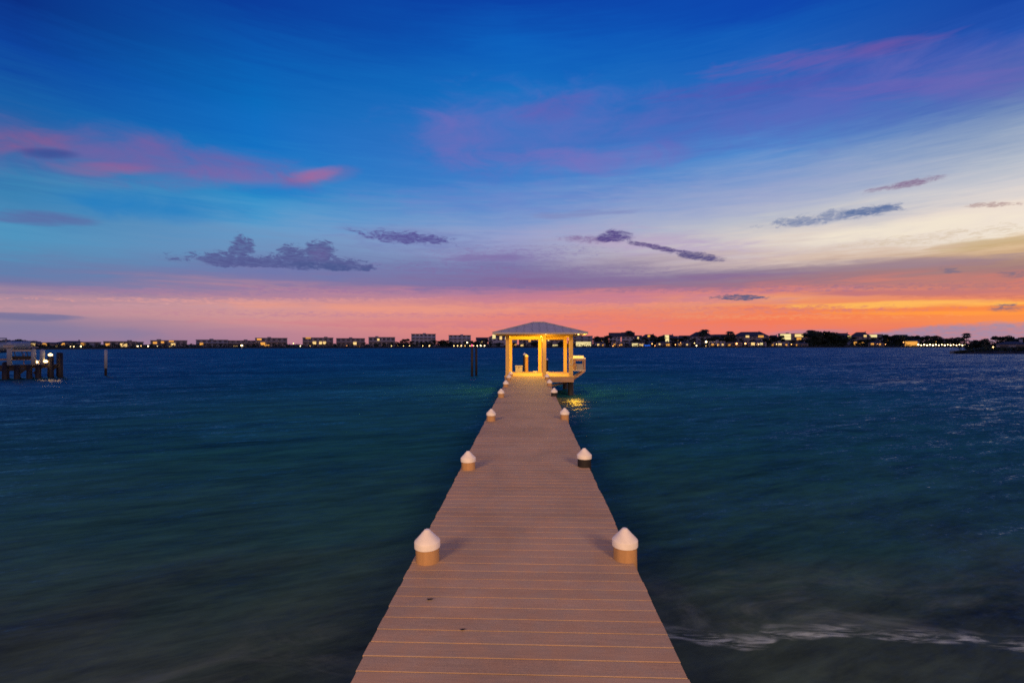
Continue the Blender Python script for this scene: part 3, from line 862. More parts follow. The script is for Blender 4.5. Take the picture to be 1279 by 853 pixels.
c = MB(); c.lathe([(0.115, 0.62), (0.115, p3.z + 0.02), (0.02, p3.z + 0.10)], 18); c.build('sleeve', 'sleeve', t3, smooth=True)

# ------------------------------------------------------------------ neighbour's dock at the far left
ND = 39.0
ori = at(40, 430.3, ND); ori.z = 0
TH = math.atan2(-(ori - CAM).x, (ori - CAM).y)
nd = thing('neighbour_dock', 'dark neighbouring dock and boat lift on piles at the left edge', 'dock', ori, TH)
K = ND / F
KX = K * math.cos(TH - YAW)
def lx(px): return (px - 40) * KX
def lz(py): return CAM.z - (py - 430.3) * K
dkx0, dkx1 = lx(-60), lx(77)
c = MB()
x = dkx0
while x < dkx1:
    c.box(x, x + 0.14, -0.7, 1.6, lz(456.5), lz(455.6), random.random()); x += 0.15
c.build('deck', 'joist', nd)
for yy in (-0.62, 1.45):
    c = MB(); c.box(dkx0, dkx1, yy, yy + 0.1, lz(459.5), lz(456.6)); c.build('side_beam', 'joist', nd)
for px, top in ((-30, 455), (8, 452), (22, 455.4), (37, 455.4), (48, 455.4), (64, 446), (76, 441)):
    for yy in (-0.85, 1.75):
        c = MB(); c.lathe([(0.19, -1.3), (0.17, lz(top))], 14, (lx(px), yy, 0)); c.build('support_pile', 'dark_pile', nd, smooth=True)
for px, top in ((13, 428.5), (42, 436.5), (53, 437.5)):
    c = MB(); c.lathe([(0.15, lz(455)), (0.15, lz(top)), (0.03, lz(top - 1.5))], 16, (lx(px), -0.95, 0)); c.build('lift_post', 'sleeve', nd, smooth=True)
c = MB(); c.box(lx(14), lx(43), -1.0, -0.8, lz(438.8), lz(436.6)); c.build('lift_beam', 'alu', nd)
c = MB(); c.box(lx(15), lx(41), -0.6, -0.4, lz(448.5), lz(444.5)); c.build('lift_cradle', 'dark_pile', nd)
c = MB(); c.box(lx(-30), lx(40), 0.9, 1.1, lz(450), lz(447.8)); c.build('hand_rail', 'rim', nd)
for k in range(4):
    c = MB(); c.bar((lx(6 + k * 18), -0.8, lz(466)), (lx(18 + k * 18), -0.8, lz(457.5)), 0.1, 0.16); c.build('cross_brace', 'dark_pile', nd)
for px in (12, 42):
    c = MB(); c.box(lx(px) - 0.28, lx(px) + 0.28, -1.32, -1.1, lz(434), lz(430.5) if px < 20 else lz(438.5) + 0.35, 0.5, 0.03); c.build('lift_motor', 'alu', nd)
for px in (18, 27, 33):
    c = MB(); c.bar((lx(px), -0.5, lz(437)), (lx(px) + 0.1, -0.5, lz(446)), 0.05, 0.05); c.build('lift_cable', 'metal_post', nd)
c = MB(); c.box(lx(48), lx(53), 0.2, 0.9, lz(455.5), lz(449.5), 0.5, 0.06); c.build('storage_chest', 'white_trim', nd)
c = MB(); c.lathe([(0.03, lz(455)), (0.03, lz(441))], 8, (lx(30), 0.6, 0)); c.build('rail_post', 'rim', nd)
c = MB(); c.box(lx(-40), lx(38), -0.9, -0.7, lz(462), lz(459.6)); c.build('lower_beam', 'dark_pile', nd)
# covered boat on the lift
bt = thing('covered_boat', 'blue grey covered boat raised on the lift at the far left', 'boat', tuple(at(0, 430.3, ND + 1.2)[:2]) + (lz(441.5),), TH)
bt.scale = (1.0, 1.0, 1.25)
c = MB()
secs = []
for i in range(9):
    t_ = i / 8
    wdt = 0.95 * (1 - max(0, t_ - 0.55) ** 2 * 4.0)
    dep = 0.75
    secs.append([(-1.6 + 3.4 * t_ + 0.0, yy * max(wdt, 0.04), zz + 0.18 * t_ * t_) for (yy, zz) in ((-1, 0.5), (-0.92, 0.28), (0, -0.1 + 0.15 * t_), (0.92, 0.28), (1, 0.5), (0.0, 0.5 + 0.42 * (1 - t_ * 0.7)))])
pts = [p for s_ in secs for p in s_]
fs = []
for i in range(8):
    for k in range(6):
        fs.append((i * 6 + k, i * 6 + (k + 1) % 6, i * 6 + 6 + (k + 1) % 6, i * 6 + 6 + k))
fs += [tuple(range(6)), tuple(range(48, 54))]
c.faces(pts, fs); c.build('hull', 'hull', bt, smooth=True)
c = MB(); c.box(-0.9, 0.4, -0.55, 0.55, 0.95, 1.02, 0.5, 0.03); top_o = c.build('canopy', 'hull', bt)
for (x, yy) in ((-0.85, -0.5), (0.35, -0.5), (-0.85, 0.5), (0.35, 0.5)):
    c = MB(); c.lathe([(0.02, 0.45), (0.02, 0.948)], 8, (x, yy, 0)); c.build('canopy_pole', 'alu', bt)
def dock_lamp(px, py, label, depth=ND - 1.0, foot=455.6):
    p = at(px, py, depth)
    zb = CAM.z - (foot - 430.3) * K
    t_ = thing('dock_lamp', label, 'lamp', (p.x, p.y, zb), 0, 'lamps on the neighbouring dock')
    h = p.z - zb
    c = MB(); c.lathe([(0.04, 0.001), (0.035, h)], 8); c.build('pole', 'metal_post', t_)
    c = MB(); c.lathe([(0.03, h), (0.13, h + 0.03), (0.14, h + 0.12), (0.03, h + 0.2)], 12); c.build('lantern', 'lamp_warm', t_)
dock_lamp(63, 444.5, 'highest bright lamp on its pole on the left dock', ND - 0.2)
dock_lamp(45, 453.6, 'low warm lamp left of the pair on the left dock', ND - 0.2)
dock_lamp(57, 452.8, 'low warm lamp right of the pair on the left dock', ND - 0.2)

# ------------------------------------------------------------------ far-shore buildings
LAND = []     # (px, phrase) used for naming trees beside them
def building(px0, px1, ytop, label, wall, phrase, setback=22, roof='flat', wins=(), name='apartment_block', cat='building', lit=None, cols_=None, rows_=None, depth=None, base=1.15):
    pc = (px0 + px1) / 2
    d = (shore_depth(pc) if depth is None else depth) + setback
    c0 = flat(pc, d, base)
    wd = (px1 - px0) * d / F
    h = CAM.z + (430.3 - ytop) * d / F - base
    dr = (c0 - CAM); rz = math.atan2(-dr.x, dr.y)
    t_ = thing(name, label, cat, c0, rz, 'buildings along the far shore')
    dp = min(14.0, max(6.0, wd * 0.6))
    LAND.append((pc, px0, px1, phrase))
    hw = h if roof == 'flat' else h * 0.68
    c = MB(); c.box(-wd / 2, wd / 2, 0, dp, -0.8, hw - (0.35 if roof == 'flat' else 0)); c.build('wall', wall, t_)
    if roof == 'flat':
        c = MB()
        c.box(-wd / 2 - 0.25, wd / 2 + 0.25, -0.3, dp + 0.3, hw - 0.347, hw)
        r_ = c.build('roof', 'roof_flat', t_)
        if wd > 12:
            q = random.uniform(-0.3, 0.3) * wd
            c = MB(); c.box(q - 1.3, q + 1.3, dp * .4, dp * .4 + 2.5, hw + 0.003, hw + 0.75); c.build('plant_room', wall, r_)
        nst = max(1, int(round(hw / 3.1)))
        if nst > 1:
            for k in range(1, nst):
                c = MB(); c.box(-wd / 2 + 0.2, wd / 2 - 0.2, -1.1, -0.003, k * hw / nst - 0.12, k * hw / nst + 0.1); c.build('balcony', wall, t_)
    elif roof == 'hip':
        e_ = 0.6
        i_ = min(wd * 0.32, dp * 0.5)
        p = [(-wd / 2 - e_, -e_, hw + 0.003), (wd / 2 + e_, -e_, hw + 0.003), (wd / 2 + e_, dp + e_, hw + 0.003), (-wd / 2 - e_, dp + e_, hw + 0.003), (-wd / 2 + i_, dp / 2, h), (wd / 2 - i_, dp / 2, h)]
        c = MB(); c.faces(p, [(0, 1, 5, 4), (1, 2, 5), (2, 3, 4, 5), (3, 0, 4), (3, 2, 1, 0)])
        r_ = c.build('roof', 'roof_dark', t_)
        c = MB(); c.box(wd * 0.22, wd * 0.22 + 0.8, dp * 0.5, dp * 0.5 + 0.8, hw + 0.3, h + 0.7); c.build('chimney', wall, r_)
        nst = max(1, int(round(hw / 3.1)))
    else:   # gable with the ridge across
        e_ = 0.5
        p = [(-wd / 2 - e_, -e_, hw + 0.003), (wd / 2 + e_, -e_, hw + 0.003), (wd / 2 + e_, dp + e_, hw + 0.003), (-wd / 2 - e_, dp + e_, hw + 0.003), (-wd / 2 - e_, dp / 2, h), (wd / 2 + e_, dp / 2, h)]
        c = MB(); c.faces(p, [(0, 1, 5, 4), (1, 2, 5), (2, 3, 4, 5), (3, 0, 4), (3, 2, 1, 0)])
        c.build('roof', 'roof_dark', t_)
        nst = max(1, int(round(hw / 3.1)))
    nc = cols_ or max(2, int(wd / 3.2))
    rows = rows_ or nst
    lit = dict(lit or {})
    sh = hw / rows
    for r_i in range(rows):
        for k in range(nc):
            cx_ = -wd / 2 + wd * (k + 0.5) / nc
            wwd = min(1.9, wd / nc * 0.6)
            z0, z1 = r_i * sh + sh * 0.30, r_i * sh + sh * 0.80
            mt = lit.get((k, r_i), 'pane')
            c = MB(); c.box(cx_ - wwd / 2, cx_ + wwd / 2, -0.06, -0.003, z0, z1)
            c.build('window', mt, t_)
    for (wx0, wx1, wy0, wy1, mt) in wins:     # lit openings measured in the photo
        a = -wd / 2 + wd * (wx0 - px0) / (px1 - px0); b = -wd / 2 + wd * (wx1 - px0) / (px1 - px0)
        z0 = CAM.z + (430.3 - wy1) * d / F - base; z1 = CAM.z + (430.3 - wy0) * d / F - base
        c = MB(); c.box(a, b, -0.16, -0.07, max(z0, 0.05), z1)
        c.build('window', mt, t_)
    return t_
Wm, Am, Pa = 'lit_warm', 'lit_amber', 'lit_pale'
building(14, 44, 426.5, 'low dark waterside house with a warm lit window behind the left dock', 'tan', 'the low house behind the left dock', 12, 'gable', [(19, 22.5, 429, 431.5, Am), (36, 40, 428.8, 431.8, Wm)], 'house', 'house')
building(48, 72, 427.6, 'low house with a bright orange window right of the left dock', 'tan', 'the low house right of the left dock', 14, 'gable', [(55, 59, 428.6, 432, Am), (66, 69, 432, 434.3, Wm)], 'house', 'house')
building(74, 104, 425.8, 'long grey house with an orange gable window near the left shore', 'grey', 'the long grey house', 16, 'hip', [(80, 83, 428.5, 431.5, Am), (98, 102, 428.2, 431.6, Am)], 'house', 'house')
building(106, 123.5, 427, 'small flat roofed block left of the lone marker pole', 'grey', 'the small block by the marker pole', 20, 'flat')
building(134, 166, 426.2, 'flat roofed block with two glowing windows right of the marker pole', 'tan', 'the block right of the marker pole', 18, 'flat', [(136, 140, 429, 432, Am), (150, 157, 429, 433, Wm)])
building(168.5, 178, 426.8, 'narrow dark block between two low lit blocks on the left shore', 'grey', 'the narrow dark block', 24, 'flat')
building(192.5, 230, 425, 'wide flat roofed block with five amber lit windows on the left shore', 'tan', 'the wide block with amber windows', 20, 'flat', [(195, 199, 427, 429.5, Am), (203, 206, 426.4, 428.6, Am), (211, 216, 424.9, 427, Am), (213, 217.5, 428.8, 431.8, Wm), (211, 214, 432, 434, Wm)])
building(248, 282, 424.3, 'left half of a long grey apartment range with one amber window', 'grey', 'the long grey range', 24, 'flat', [(252, 255.5, 428, 431, Am)])
building(284, 318, 425.2, 'right half of a long tan apartment range beside a very bright lamp', 'tan', 'the long tan range', 24, 'flat', [(293, 297, 432, 434, Wm)])
building(321, 357, 422, 'tall dark flat roofed block with an amber corner right of the brightest lamp', 'tan', 'the tall dark block', 24, 'flat', [(323, 328, 422.8, 425, Am), (327, 332, 427.5, 431, Am), (331, 337, 430.5, 433, Am)])
building(379.5, 415, 421.6, 'wide flat roofed block with three lit windows, second of the middle-left row', 'tan', 'the wide block with three windows', 26, 'flat', [(383, 389, 421.2, 423, Am), (391, 395, 426.5, 430, Wm), (398.5, 402, 426.5, 430, Wm), (403, 406.5, 426.5, 430, Wm)])
building(421, 455, 422.4, 'squat tan block with a lit window at its lower right', 'tan', 'the squat tan block', 26, 'flat', [(441, 445, 427, 430.5, Wm), (445, 449, 431.6, 433.8, Am)])
building(461, 493, 421, 'flat roofed block with one lamp-lit upper window above trees', 'beige', 'the block above the trees', 30, 'flat', [(471.5, 474, 423, 425.5, Wm)])
building(514, 544, 417, 'pale tall flat topped block rising above dark trees', 'pale', 'the pale tall block', 40, 'flat', [], rows_=4)
building(560.5, 588, 418.6, 'pale flat topped block above a row of bright shore lamps', 'pale', 'the pale block above the lamp row', 40, 'flat', [], rows_=4)
building(610, 646, 416.5, 'large house with bright lit front partly behind the left end of the boathouse roof', 'pale', 'the large lit house left of the boathouse', 26, 'hip', [(615, 619, 418, 423, Pa), (624, 627, 420, 424, Wm), (631, 634, 420.5, 424, Wm), (641, 645, 429.5, 432, Am)], 'house', 'house')
building(648, 672, 420, 'low house seen through the left opening of the boathouse', 'tan', 'the low house seen through the boathouse', 24, 'hip', [(650, 654, 430, 432.5, Wm), (660, 663, 424, 427, Am)], 'house', 'house')
building(682, 708, 421, 'low house with a bright terrace seen through the right opening of the boathouse', 'tan', 'the terrace house seen through the boathouse', 24, 'hip', [(690, 697, 430.5, 433, Pa), (684, 686, 424, 426, Wm)], 'house', 'house')
building(714, 740, 419.5, 'low house with a wide bright yellow veranda just right of the boathouse', 'grey', 'the yellow veranda house', 14, 'flat', [(719.5, 738, 427, 433.2, Pa)], 'house', 'house', cols_=3)
building(761, 775, 415.5, 'left of two tall pale gabled houses right of the boathouse', 'pale', 'the left gabled house', 34, 'gable', [], 'house', 'house')
building(776.5, 792, 415, 'right of two tall pale gabled houses right of the boathouse', 'pale', 'the right gabled house', 30, 'gable', [(766.8, 771, 431, 433.4, Am)][:0], 'house', 'house')
building(800, 821, 417.5, 'grey house above the blue lit waterfront panel', 'grey', 'the grey house above the blue light', 34, 'hip', [(809, 812, 418.5, 421, Am)], 'house', 'house')
building(822, 846, 418, 'grey house with a tall white glowing window', 'grey', 'the house with the tall white window', 32, 'hip', [(830.5, 835.5, 418.5, 427, Pa)], 'house', 'house')
building(788, 805, 427.5, 'low waterfront pavilion with a bright yellow front', 'tan', 'the bright waterfront pavilion', 8, 'flat', [(789.5, 797, 429, 433, Pa), (798, 804, 429.6, 432.6, Wm)], 'pavilion', 'pavilion', cols_=2)
building(849, 860, 419, 'small grey gabled house behind trees right of centre', 'grey', 'the small grey gabled house', 34, 'gable', [], 'house', 'house')
building(861, 890, 414.5, 'large grey house with a chimney above a glowing globe lamp', 'grey', 'the large grey house with a chimney', 30, 'hip', [], 'house', 'house')
building(893, 913, 417.5, 'dark low house between the chimney house and the slanted roof house', 'grey', 'the dark low house', 30, 'gable', [(902, 905, 420.5, 423, Am)], 'house', 'house')
building(917, 958, 414.3, 'broad house with slanted roof above two orange lights', 'tan', 'the broad slanted roof house', 28, 'hip', [(946, 952, 419, 421.5, Am), (932, 936, 419, 421.5, Wm)], 'house', 'house')
building(973, 990, 416.6, 'house with a large glowing pale yellow upper front', 'tan', 'the glowing yellow house', 26, 'flat', [(975.5, 987, 417.2, 424.4, Pa)], 'house', 'house', cols_=2)
building(991, 1012, 416.4, 'house with warm strip windows next to the glowing yellow house', 'tan', 'the warm strip window house', 30, 'flat', [(994, 1003, 417.3, 421, Wm), (996, 1001, 422, 424.8, Am)], 'house', 'house', cols_=3)
building(1040, 1063, 416, 'grey house among tall trees with a single warm window', 'grey', 'the grey house among tall trees', 34, 'hip', [(1057.5, 1061, 419.4, 423, Wm)], 'house', 'house')
building(1064, 1085, 414.8, 'brown house with amber lit ground floor', 'tan', 'the brown house with amber ground floor', 28, 'hip', [(1063.5, 1071, 427, 431, Am), (1073, 1080, 427.6, 431.4, Am), (1078, 1081, 418.5, 421, Wm)], 'house', 'house')
building(1086, 1101, 417.5, 'small house with a pale lit roof terrace', 'grey', 'the pale roof terrace house', 28, 'flat', [(1087, 1095, 418.2, 421.4, Pa)], 'house', 'house', cols_=2)
building(1119, 1131, 418, 'small house with a slim warm window among dark trees', 'grey', 'the slim window house', 28, 'gable', [(1124, 1127, 419.5, 423, Wm)], 'house', 'house')
building(1130, 1146, 424, 'low boathouse glowing deep amber at the start of the lamp row', 'tan', 'the amber glowing boathouse', 6, 'gable', [(1132, 1144, 426.2, 432.4, Am)], 'waterfront_house', 'house', cols_=2)

for (a, b, yt, wl, rf, lb, ph, wn) in [
    (741, 760, 420.8, 'grey', 'hip', 'dim grey house half hidden by trees right of the yellow veranda', 'the dim house by the veranda', [(750, 752, 424, 426, Am)]),
    (792.5, 801, 418.8, 'tan', 'gable', 'narrow brown house between the gabled pair and the blue panel', 'the narrow brown house', [(796, 798, 421, 423.4, Wm)]),
    (843, 850, 419.6, 'pale', 'flat', 'pale cube house right of the tall white window', 'the pale cube house', [(845, 847, 424, 426, Am)]),
    (889, 897, 417.8, 'pale', 'flat', 'pale flat house just right of the chimney house', 'the pale flat house', [(891, 893, 421, 423, Wm)]),
    (910, 919, 418.6, 'grey', 'gable', 'small grey gable at the left of the slanted roof house', 'the small grey gable', [(913, 915, 422, 424, Wm)]),
    (958, 973, 418.6, 'grey', 'hip', 'grey hipped house between the slanted roof and the glowing yellow house', 'the grey hipped house', [(961, 963.5, 422.5, 424.6, Am), (966, 968, 426, 428, Am)]),
    (1012, 1030, 418.4, 'tan', 'hip', 'brown house glimpsed between the tallest trees', 'the brown house between trees', [(1015, 1019, 416.6, 420, Am), (1022, 1024, 424, 426, Am)]),
    (1102, 1118, 420.0, 'grey', 'hip', 'dark house among trees right of the pale roof terrace', 'the dark house by the terrace', [(1108, 1110, 424, 426, Am)]),
    (595, 609, 421.4, 'tan', 'gable', 'low gabled house left of the large lit house', 'the low gabled house', [(601, 603, 426, 428, Wm)]),
    (1160, 1182, 423.0, 'grey', 'hip', 'low dark house behind the lamp lined quay', 'the house behind the quay', [(1168, 1170, 426, 427.6, Am)]),
]:
    building(a, b, yt, lb, wl, ph, 44, rf, wn, 'house', 'house')
for (a, b, yt, wl, rf, lb, ph, wn) in [
    (743, 756, 427.0, 'pale', 'hip', 'low pale waterfront cottage just right of the yellow veranda house', 'the pale waterfront cottage', [(746, 748.5, 429.6, 431.8, Wm), (752, 754, 430, 432, Am)]),
    (764, 780, 426.6, 'grey', 'flat', 'low grey flat waterfront house under the gabled pair', 'the grey waterfront house', [(766, 769, 429.5, 432, Am), (774, 777, 429.8, 431.6, Am)]),
    (820, 838, 426.4, 'tan', 'hip', 'low brown waterfront house right of the blue panel', 'the brown waterfront house', [(823, 825, 429, 431, Wm), (832, 836, 429.4, 432, Am)]),
    (846, 862, 426.2, 'grey', 'hip', 'low grey waterfront house left of the globe lamp', 'the grey hipped waterfront house', [(848, 851, 429, 431.4, Am), (857, 859, 429.6, 431.2, Wm)]),
    (886, 905, 426.0, 'pale', 'flat', 'long pale waterfront house right of the globe lamp', 'the long pale waterfront house', [(889, 892, 429.4, 431.6, Am), (896, 898, 429.4, 431.4, Am), (901, 903, 429.4, 431.4, Wm)]),
    (908, 926, 425.6, 'tan', 'hip', 'brown waterfront house behind the left orange light', 'the brown house by the orange lights', [(910, 913, 430, 432, Am)]),
    (936, 956, 425.4, 'pale', 'hip', 'pale waterfront house right of the two orange lights', 'the pale house by the orange lights', [(939, 943, 428, 431.4, Wm), (949, 952, 428.4, 431, Pa)]),
    (962, 984, 427.0, 'grey', 'flat', 'long low grey waterfront house below the glowing yellow house', 'the long low waterfront house', [(965, 967, 429.6, 431.6, Am), (972, 976, 429, 431.6, Wm), (980, 982, 429.6, 431.6, Am)]),
    (992, 1008, 427.4, 'tan', 'hip', 'small brown waterfront house left of the tall trees', 'the small brown waterfront house', [(995, 997, 430, 432, Am)]),
    (1086, 1102, 426.4, 'tan', 'hip', 'brown waterfront house below the pale roof terrace', 'the brown house below the terrace', [(1089, 1092, 428.6, 431, Am), (1097, 1099, 429, 431, Am)]),
]:
    building(a, b, yt, lb, wl, ph, 5, rf, wn, 'waterfront_house', 'house')
# waterfront panel with blue light
p = flat(808, shore_depth(808) + 4, 0.9)
t_ = thing('lit_panel', 'blue glowing waterfront panel on the far shore', 'panel', p, YAW)
c = MB(); c.box(-3.2, 3.2, 0, 0.2, 0.0, 1.7); c.build('frame', 'metal_post', t_)
c = MB(); c.box(-3.0, 3.0, -0.06, -0.003, 0.15, 1.55); c.build('screen', 'lit_blue', t_)

# ------------------------------------------------------------------ trees
def crown_mesh(seed, H, Wd, nleaf, clumps, low=0.25):
    rnd = random.Random(seed)
    c = MB()
    cl = []
    for i in range(clumps):
        a = rnd.random() * 6.28
        rr = rnd.random() ** 0.6 * Wd * 0.36
        z = H * (low + (0.88 - low) * rnd.random())
        rr *= 1.15 - 0.7 * max(0, z / H - 0.45)
        cl.append((rr * math.cos(a), rr * math.sin(a), z, rnd.uniform(0.10, 0.2) * Wd, rnd.random()))
    for i in range(nleaf):
        x, y, z, r_, sh = cl[rnd.randrange(clumps)]
        v = Vector((rnd.gauss(0, 1), rnd.gauss(0, 1), rnd.gauss(0, 1))).normalized() * (r_ * rnd.random() ** 0.4)
        p = Vector((x, y, z)) + Vector((v.x * 1.25, v.y * 1.25, v.z * 0.8))
        n_ = Vector((rnd.gauss(0, 1), rnd.gauss(0, 1), rnd.gauss(0.5, 1))).normalized()
        a_ = n_.orthogonal().normalized(); b_ = n_.cross(a_)
        s_ = rnd.uniform(0.18, 0.42) * Wd / 7
        c.poly([p - a_ * s_, p - b_ * s_ * 0.6, p + a_ * s_, p + b_ * s_ * 0.6], 0.6 * sh + 0.4 * rnd.random())
    return c
def trunk_mesh(seed, H, r_):
    rnd = random.Random(seed)
    c = MB()
    c.lathe([(r_ * 1.3, -0.6), (r_, 0.4), (r_ * 0.6, H * 0.6)], 8)
    for k in range(4):
        a = rnd.random() * 6.28
        c.bar((0, 0, H * (0.25 + 0.08 * k)), (math.cos(a) * H * 0.25, math.sin(a) * H * 0.25, H * (0.5 + 0.08 * k)), r_ * 0.6, r_ * 0.6)
    return c
def palm_mesh(seed, H):
    rnd = random.Random(seed)
    c = MB()
    for k in range(17):
        a = k / 17 * 6.28 + rnd.uniform(-.15, .15)
        L = rnd.uniform(2.0, 2.7); lift = rnd.uniform(-0.5, 1.0)
        prevp = None
        for i in range(7):
            t_ = i / 6
            r_ = L * t_
            z = H + lift * t_ * 1.4 - 2.0 * t_ * t_
            wv = 0.34 * math.sin(math.pi * (0.1 + 0.88 * t_)) + 0.03
            ctr = Vector((r_ * math.cos(a), r_ * math.sin(a), z))
            sd = Vector((-math.sin(a), math.cos(a), 0))
            cur = (ctr - sd * wv - Vector((0, 0, wv * .6)), ctr, ctr + sd * wv - Vector((0, 0, wv * .6)))
            if prevp:
                c.poly([prevp[0], prevp[1], cur[1], cur[0]], rnd.random()); c.poly([prevp[1], prevp[2], cur[2], cur[1]], rnd.random())
            prevp = cur
    return c
PROTO = []
for i, (Wd, n_, cl, low, lm) in enumerate([(8.5, 1700, 20, 0.12, 'leaf_a'), (7.0, 1300, 16, 0.14, 'leaf_b'), (10.5, 2100, 24, 0.12, 'leaf_a'), (6.0, 1100, 13, 0.12, 'leaf_a')]):
    cr = crown_mesh(40 + i, 8.0, Wd, n_, cl, low)
    PROTO.append((cr, trunk_mesh(60 + i, 8.0, 0.28), lm, Wd))
PALM = (palm_mesh(3, 7.0), None)
TREE_MESH = {}
def tree_obj(kind, loc, s_, wide, rz, label, group, name):
    t_ = thing(name, label, 'tree', loc, rz, group)
    t_.scale = (s_ * wide, s_ * wide, s_)
    if kind not in TREE_MESH:
        if kind == 'palm':
            tb = MB(); tb.lathe([(0.22, -0.6), (0.15, 3.0), (0.13, 7.05)], 8)
            a = PALM[0].build('crown', 'leaf_a', t_); b = tb.build('trunk', 'bark', t_)
        else:
            a = PROTO[kind][0].build('crown', PROTO[kind][2], t_); b = PROTO[kind][1].build('trunk', 'bark', t_)
        TREE_MESH[kind] = (a, b)
    else:
        for q, nm in zip(TREE_MESH[kind], ('crown', 'trunk')):
            k = q.copy(); k.name = nm; COL.objects.link(k); k.parent = t_
    return t_

def phrase_for(px):
    best = None
    for (pc, a, b, ph) in LAND:
        if a <= px <= b:
            rel = 'before the left of' if px < a + (b - a) / 3 else ('before the right of' if px > b - (b - a) / 3 else 'before the middle of')
            return rel + ' ' + ph
    lft = [q for q in LAND if q[2] < px]; rgt = [q for q in LAND if q[1] > px]
    if lft and rgt:
        l_ = max(lft, key=lambda q: q[2]); r_ = min(rgt, key=lambda q: q[1])
        return ('just right of ' + l_[3]) if px - l_[2] < r_[1] - px else ('just left of ' + r_[3])
    if lft: return 'right of ' + max(lft, key=lambda q: q[2])[3]
    return 'left of ' + min(rgt, key=lambda q: q[1])[3]
labels_used = {}
def far_tree(px, ytop, setback, kind=None, wide=None, depth=None, base=1.1):
    d = (shore_depth(px) if depth is None else depth) + setback
    loc = flat(px, d, base)
    h = CAM.z + (430.3 - ytop) * d / F - base
    kind = random.randrange(4) if kind is None else kind
    wide = random.uniform(0.85, 1.25) if wide is None else wide
    s_ = h / (8.0 if kind != 'palm' else 7.6)
    nm = 'palm_tree' if kind == 'palm' else 'broadleaf_tree'
    size = 'tall' if h > 9 else ('low' if h < 5.5 else 'mid sized')
    shp = 'palm' if kind == 'palm' else ('broad dark tree', 'loose olive tree', 'spreading tree', 'slim dark tree')[kind]
    lb = f'{size} {shp} {phrase_for(px)}'
    tree_obj(kind, loc, s_, wide, random.random() * 6.28, lb, lb, nm)

# skyline of trees read off the photo: (px, top y)
for px, yt in [(-30, 421), (-14, 421.5), (2, 421.8), (14, 422.6), (26, 423.4), (38, 424.6)]:
    far_tree(px, yt, 75, 2, 1.5)
for px, yt in [(60, 427), (90, 429.5), (127, 430), (131, 430.5), (150, 431), (172, 430), (183, 430), (188, 429.5), (200, 431.5), (222, 431), (233, 430), (239, 428.8), (244, 430), (262, 431), (276, 430.5), (309, 430), (318, 429), (322, 430), (345, 431), (360, 429.5), (367, 430.5), (373, 429.5), (378, 430), (396, 432), (418, 428.5), (432, 431), (456, 427.5), (459, 429), (470, 429), (480, 427.5), (489, 427)]:
    far_tree(px, yt, random.uniform(6, 14))
for px, yt in [(497, 426), (502, 424.5), (508, 422), (514, 425), (521, 426), (528, 426), (535, 425.5), (542, 423.5), (548, 425), (553, 423.5), (557, 424), (563, 426), (572, 427), (581, 426), (588, 424.5), (594, 425), (601, 424), (606, 422), (613, 425), (623, 427), (640, 427), (655, 426), (668, 425.5), (676, 425), (688, 427), (700, 425.5), (712, 424)]:
    far_tree(px, yt, random.uniform(8, 20))
for px, yt in [(740, 421.5), (746, 419), (751, 420), (756, 418.5), (760, 417.5), (768, 424), (780, 424.5), (795, 422), (798, 423.5), (806, 420), (822, 416.5), (827, 418), (841, 421), (848, 421), (857, 418.5), (866, 422), (878, 421.5), (889, 419), (895, 418.5), (902, 420.5), (910, 417), (914, 415.5), (926, 422), (940, 423), (955, 421), (961, 418.5), (966, 419), (970, 417.5), (990, 424), (1005, 423), (1012, 414.5), (1016, 411.2), (1021, 413.5), (1027, 411.8), (1031, 411.5), (1036, 413.5), (1040, 413), (1047, 415), (1052, 422), (1066, 420), (1075, 423), (1086, 421), (1098, 420.5), (1103, 417), (1107, 416.6), (1113, 418), (1119, 417), (1126, 417), (1132, 419), (1138, 417.6), (1145, 417.4), (1151, 419), (1157, 417.8), (1162, 418.5), (1168, 418), (1172, 419), (1178, 421.5), (1185, 422), (1191, 420.5), (1198, 420), (1205, 418.5)]:
    far_tree(px, yt, random.uniform(10, 26))
for px, yt in [(786, 411.8), (880, 410.2), (876, 413), (912, 412.6), (1013, 411), (1207, 415)]:
    far_tree(px, yt, 30, 'palm', 1.0)

# continuous dark shrubs along the water's edge, too many to count
c = MB(); rnd = random.Random(5)
for i in range(15000):
    px = rnd.uniform(-120, 1330)
    d = shore_depth(px) + rnd.uniform(0.5, 6)
    p = flat(px, d, 0.6 + rnd.random() ** 1.4 * (1.3 + 1.1 * math.sin(px * 0.19) ** 2 + 0.8 * math.sin(px * 0.05) ** 2))
    n_ = Vector((rnd.gauss(0, 1), rnd.gauss(0, 1), rnd.gauss(0.4, 1))).normalized()
    a_ = n_.orthogonal().normalized(); b_ = n_.cross(a_)
    s_ = rnd.uniform(0.25, 0.6)
    c.poly([p - a_ * s_, p - b_ * s_ * 0.7, p + a_ * s_, p + b_ * s_ * 0.7], rnd.random())
o = c.build('shore_shrubs', 'leaf_a'); o['kind'] = 'stuff'; o['label'] = 'low dark shrubs along the far waterline'; o['category'] = 'shrubs'

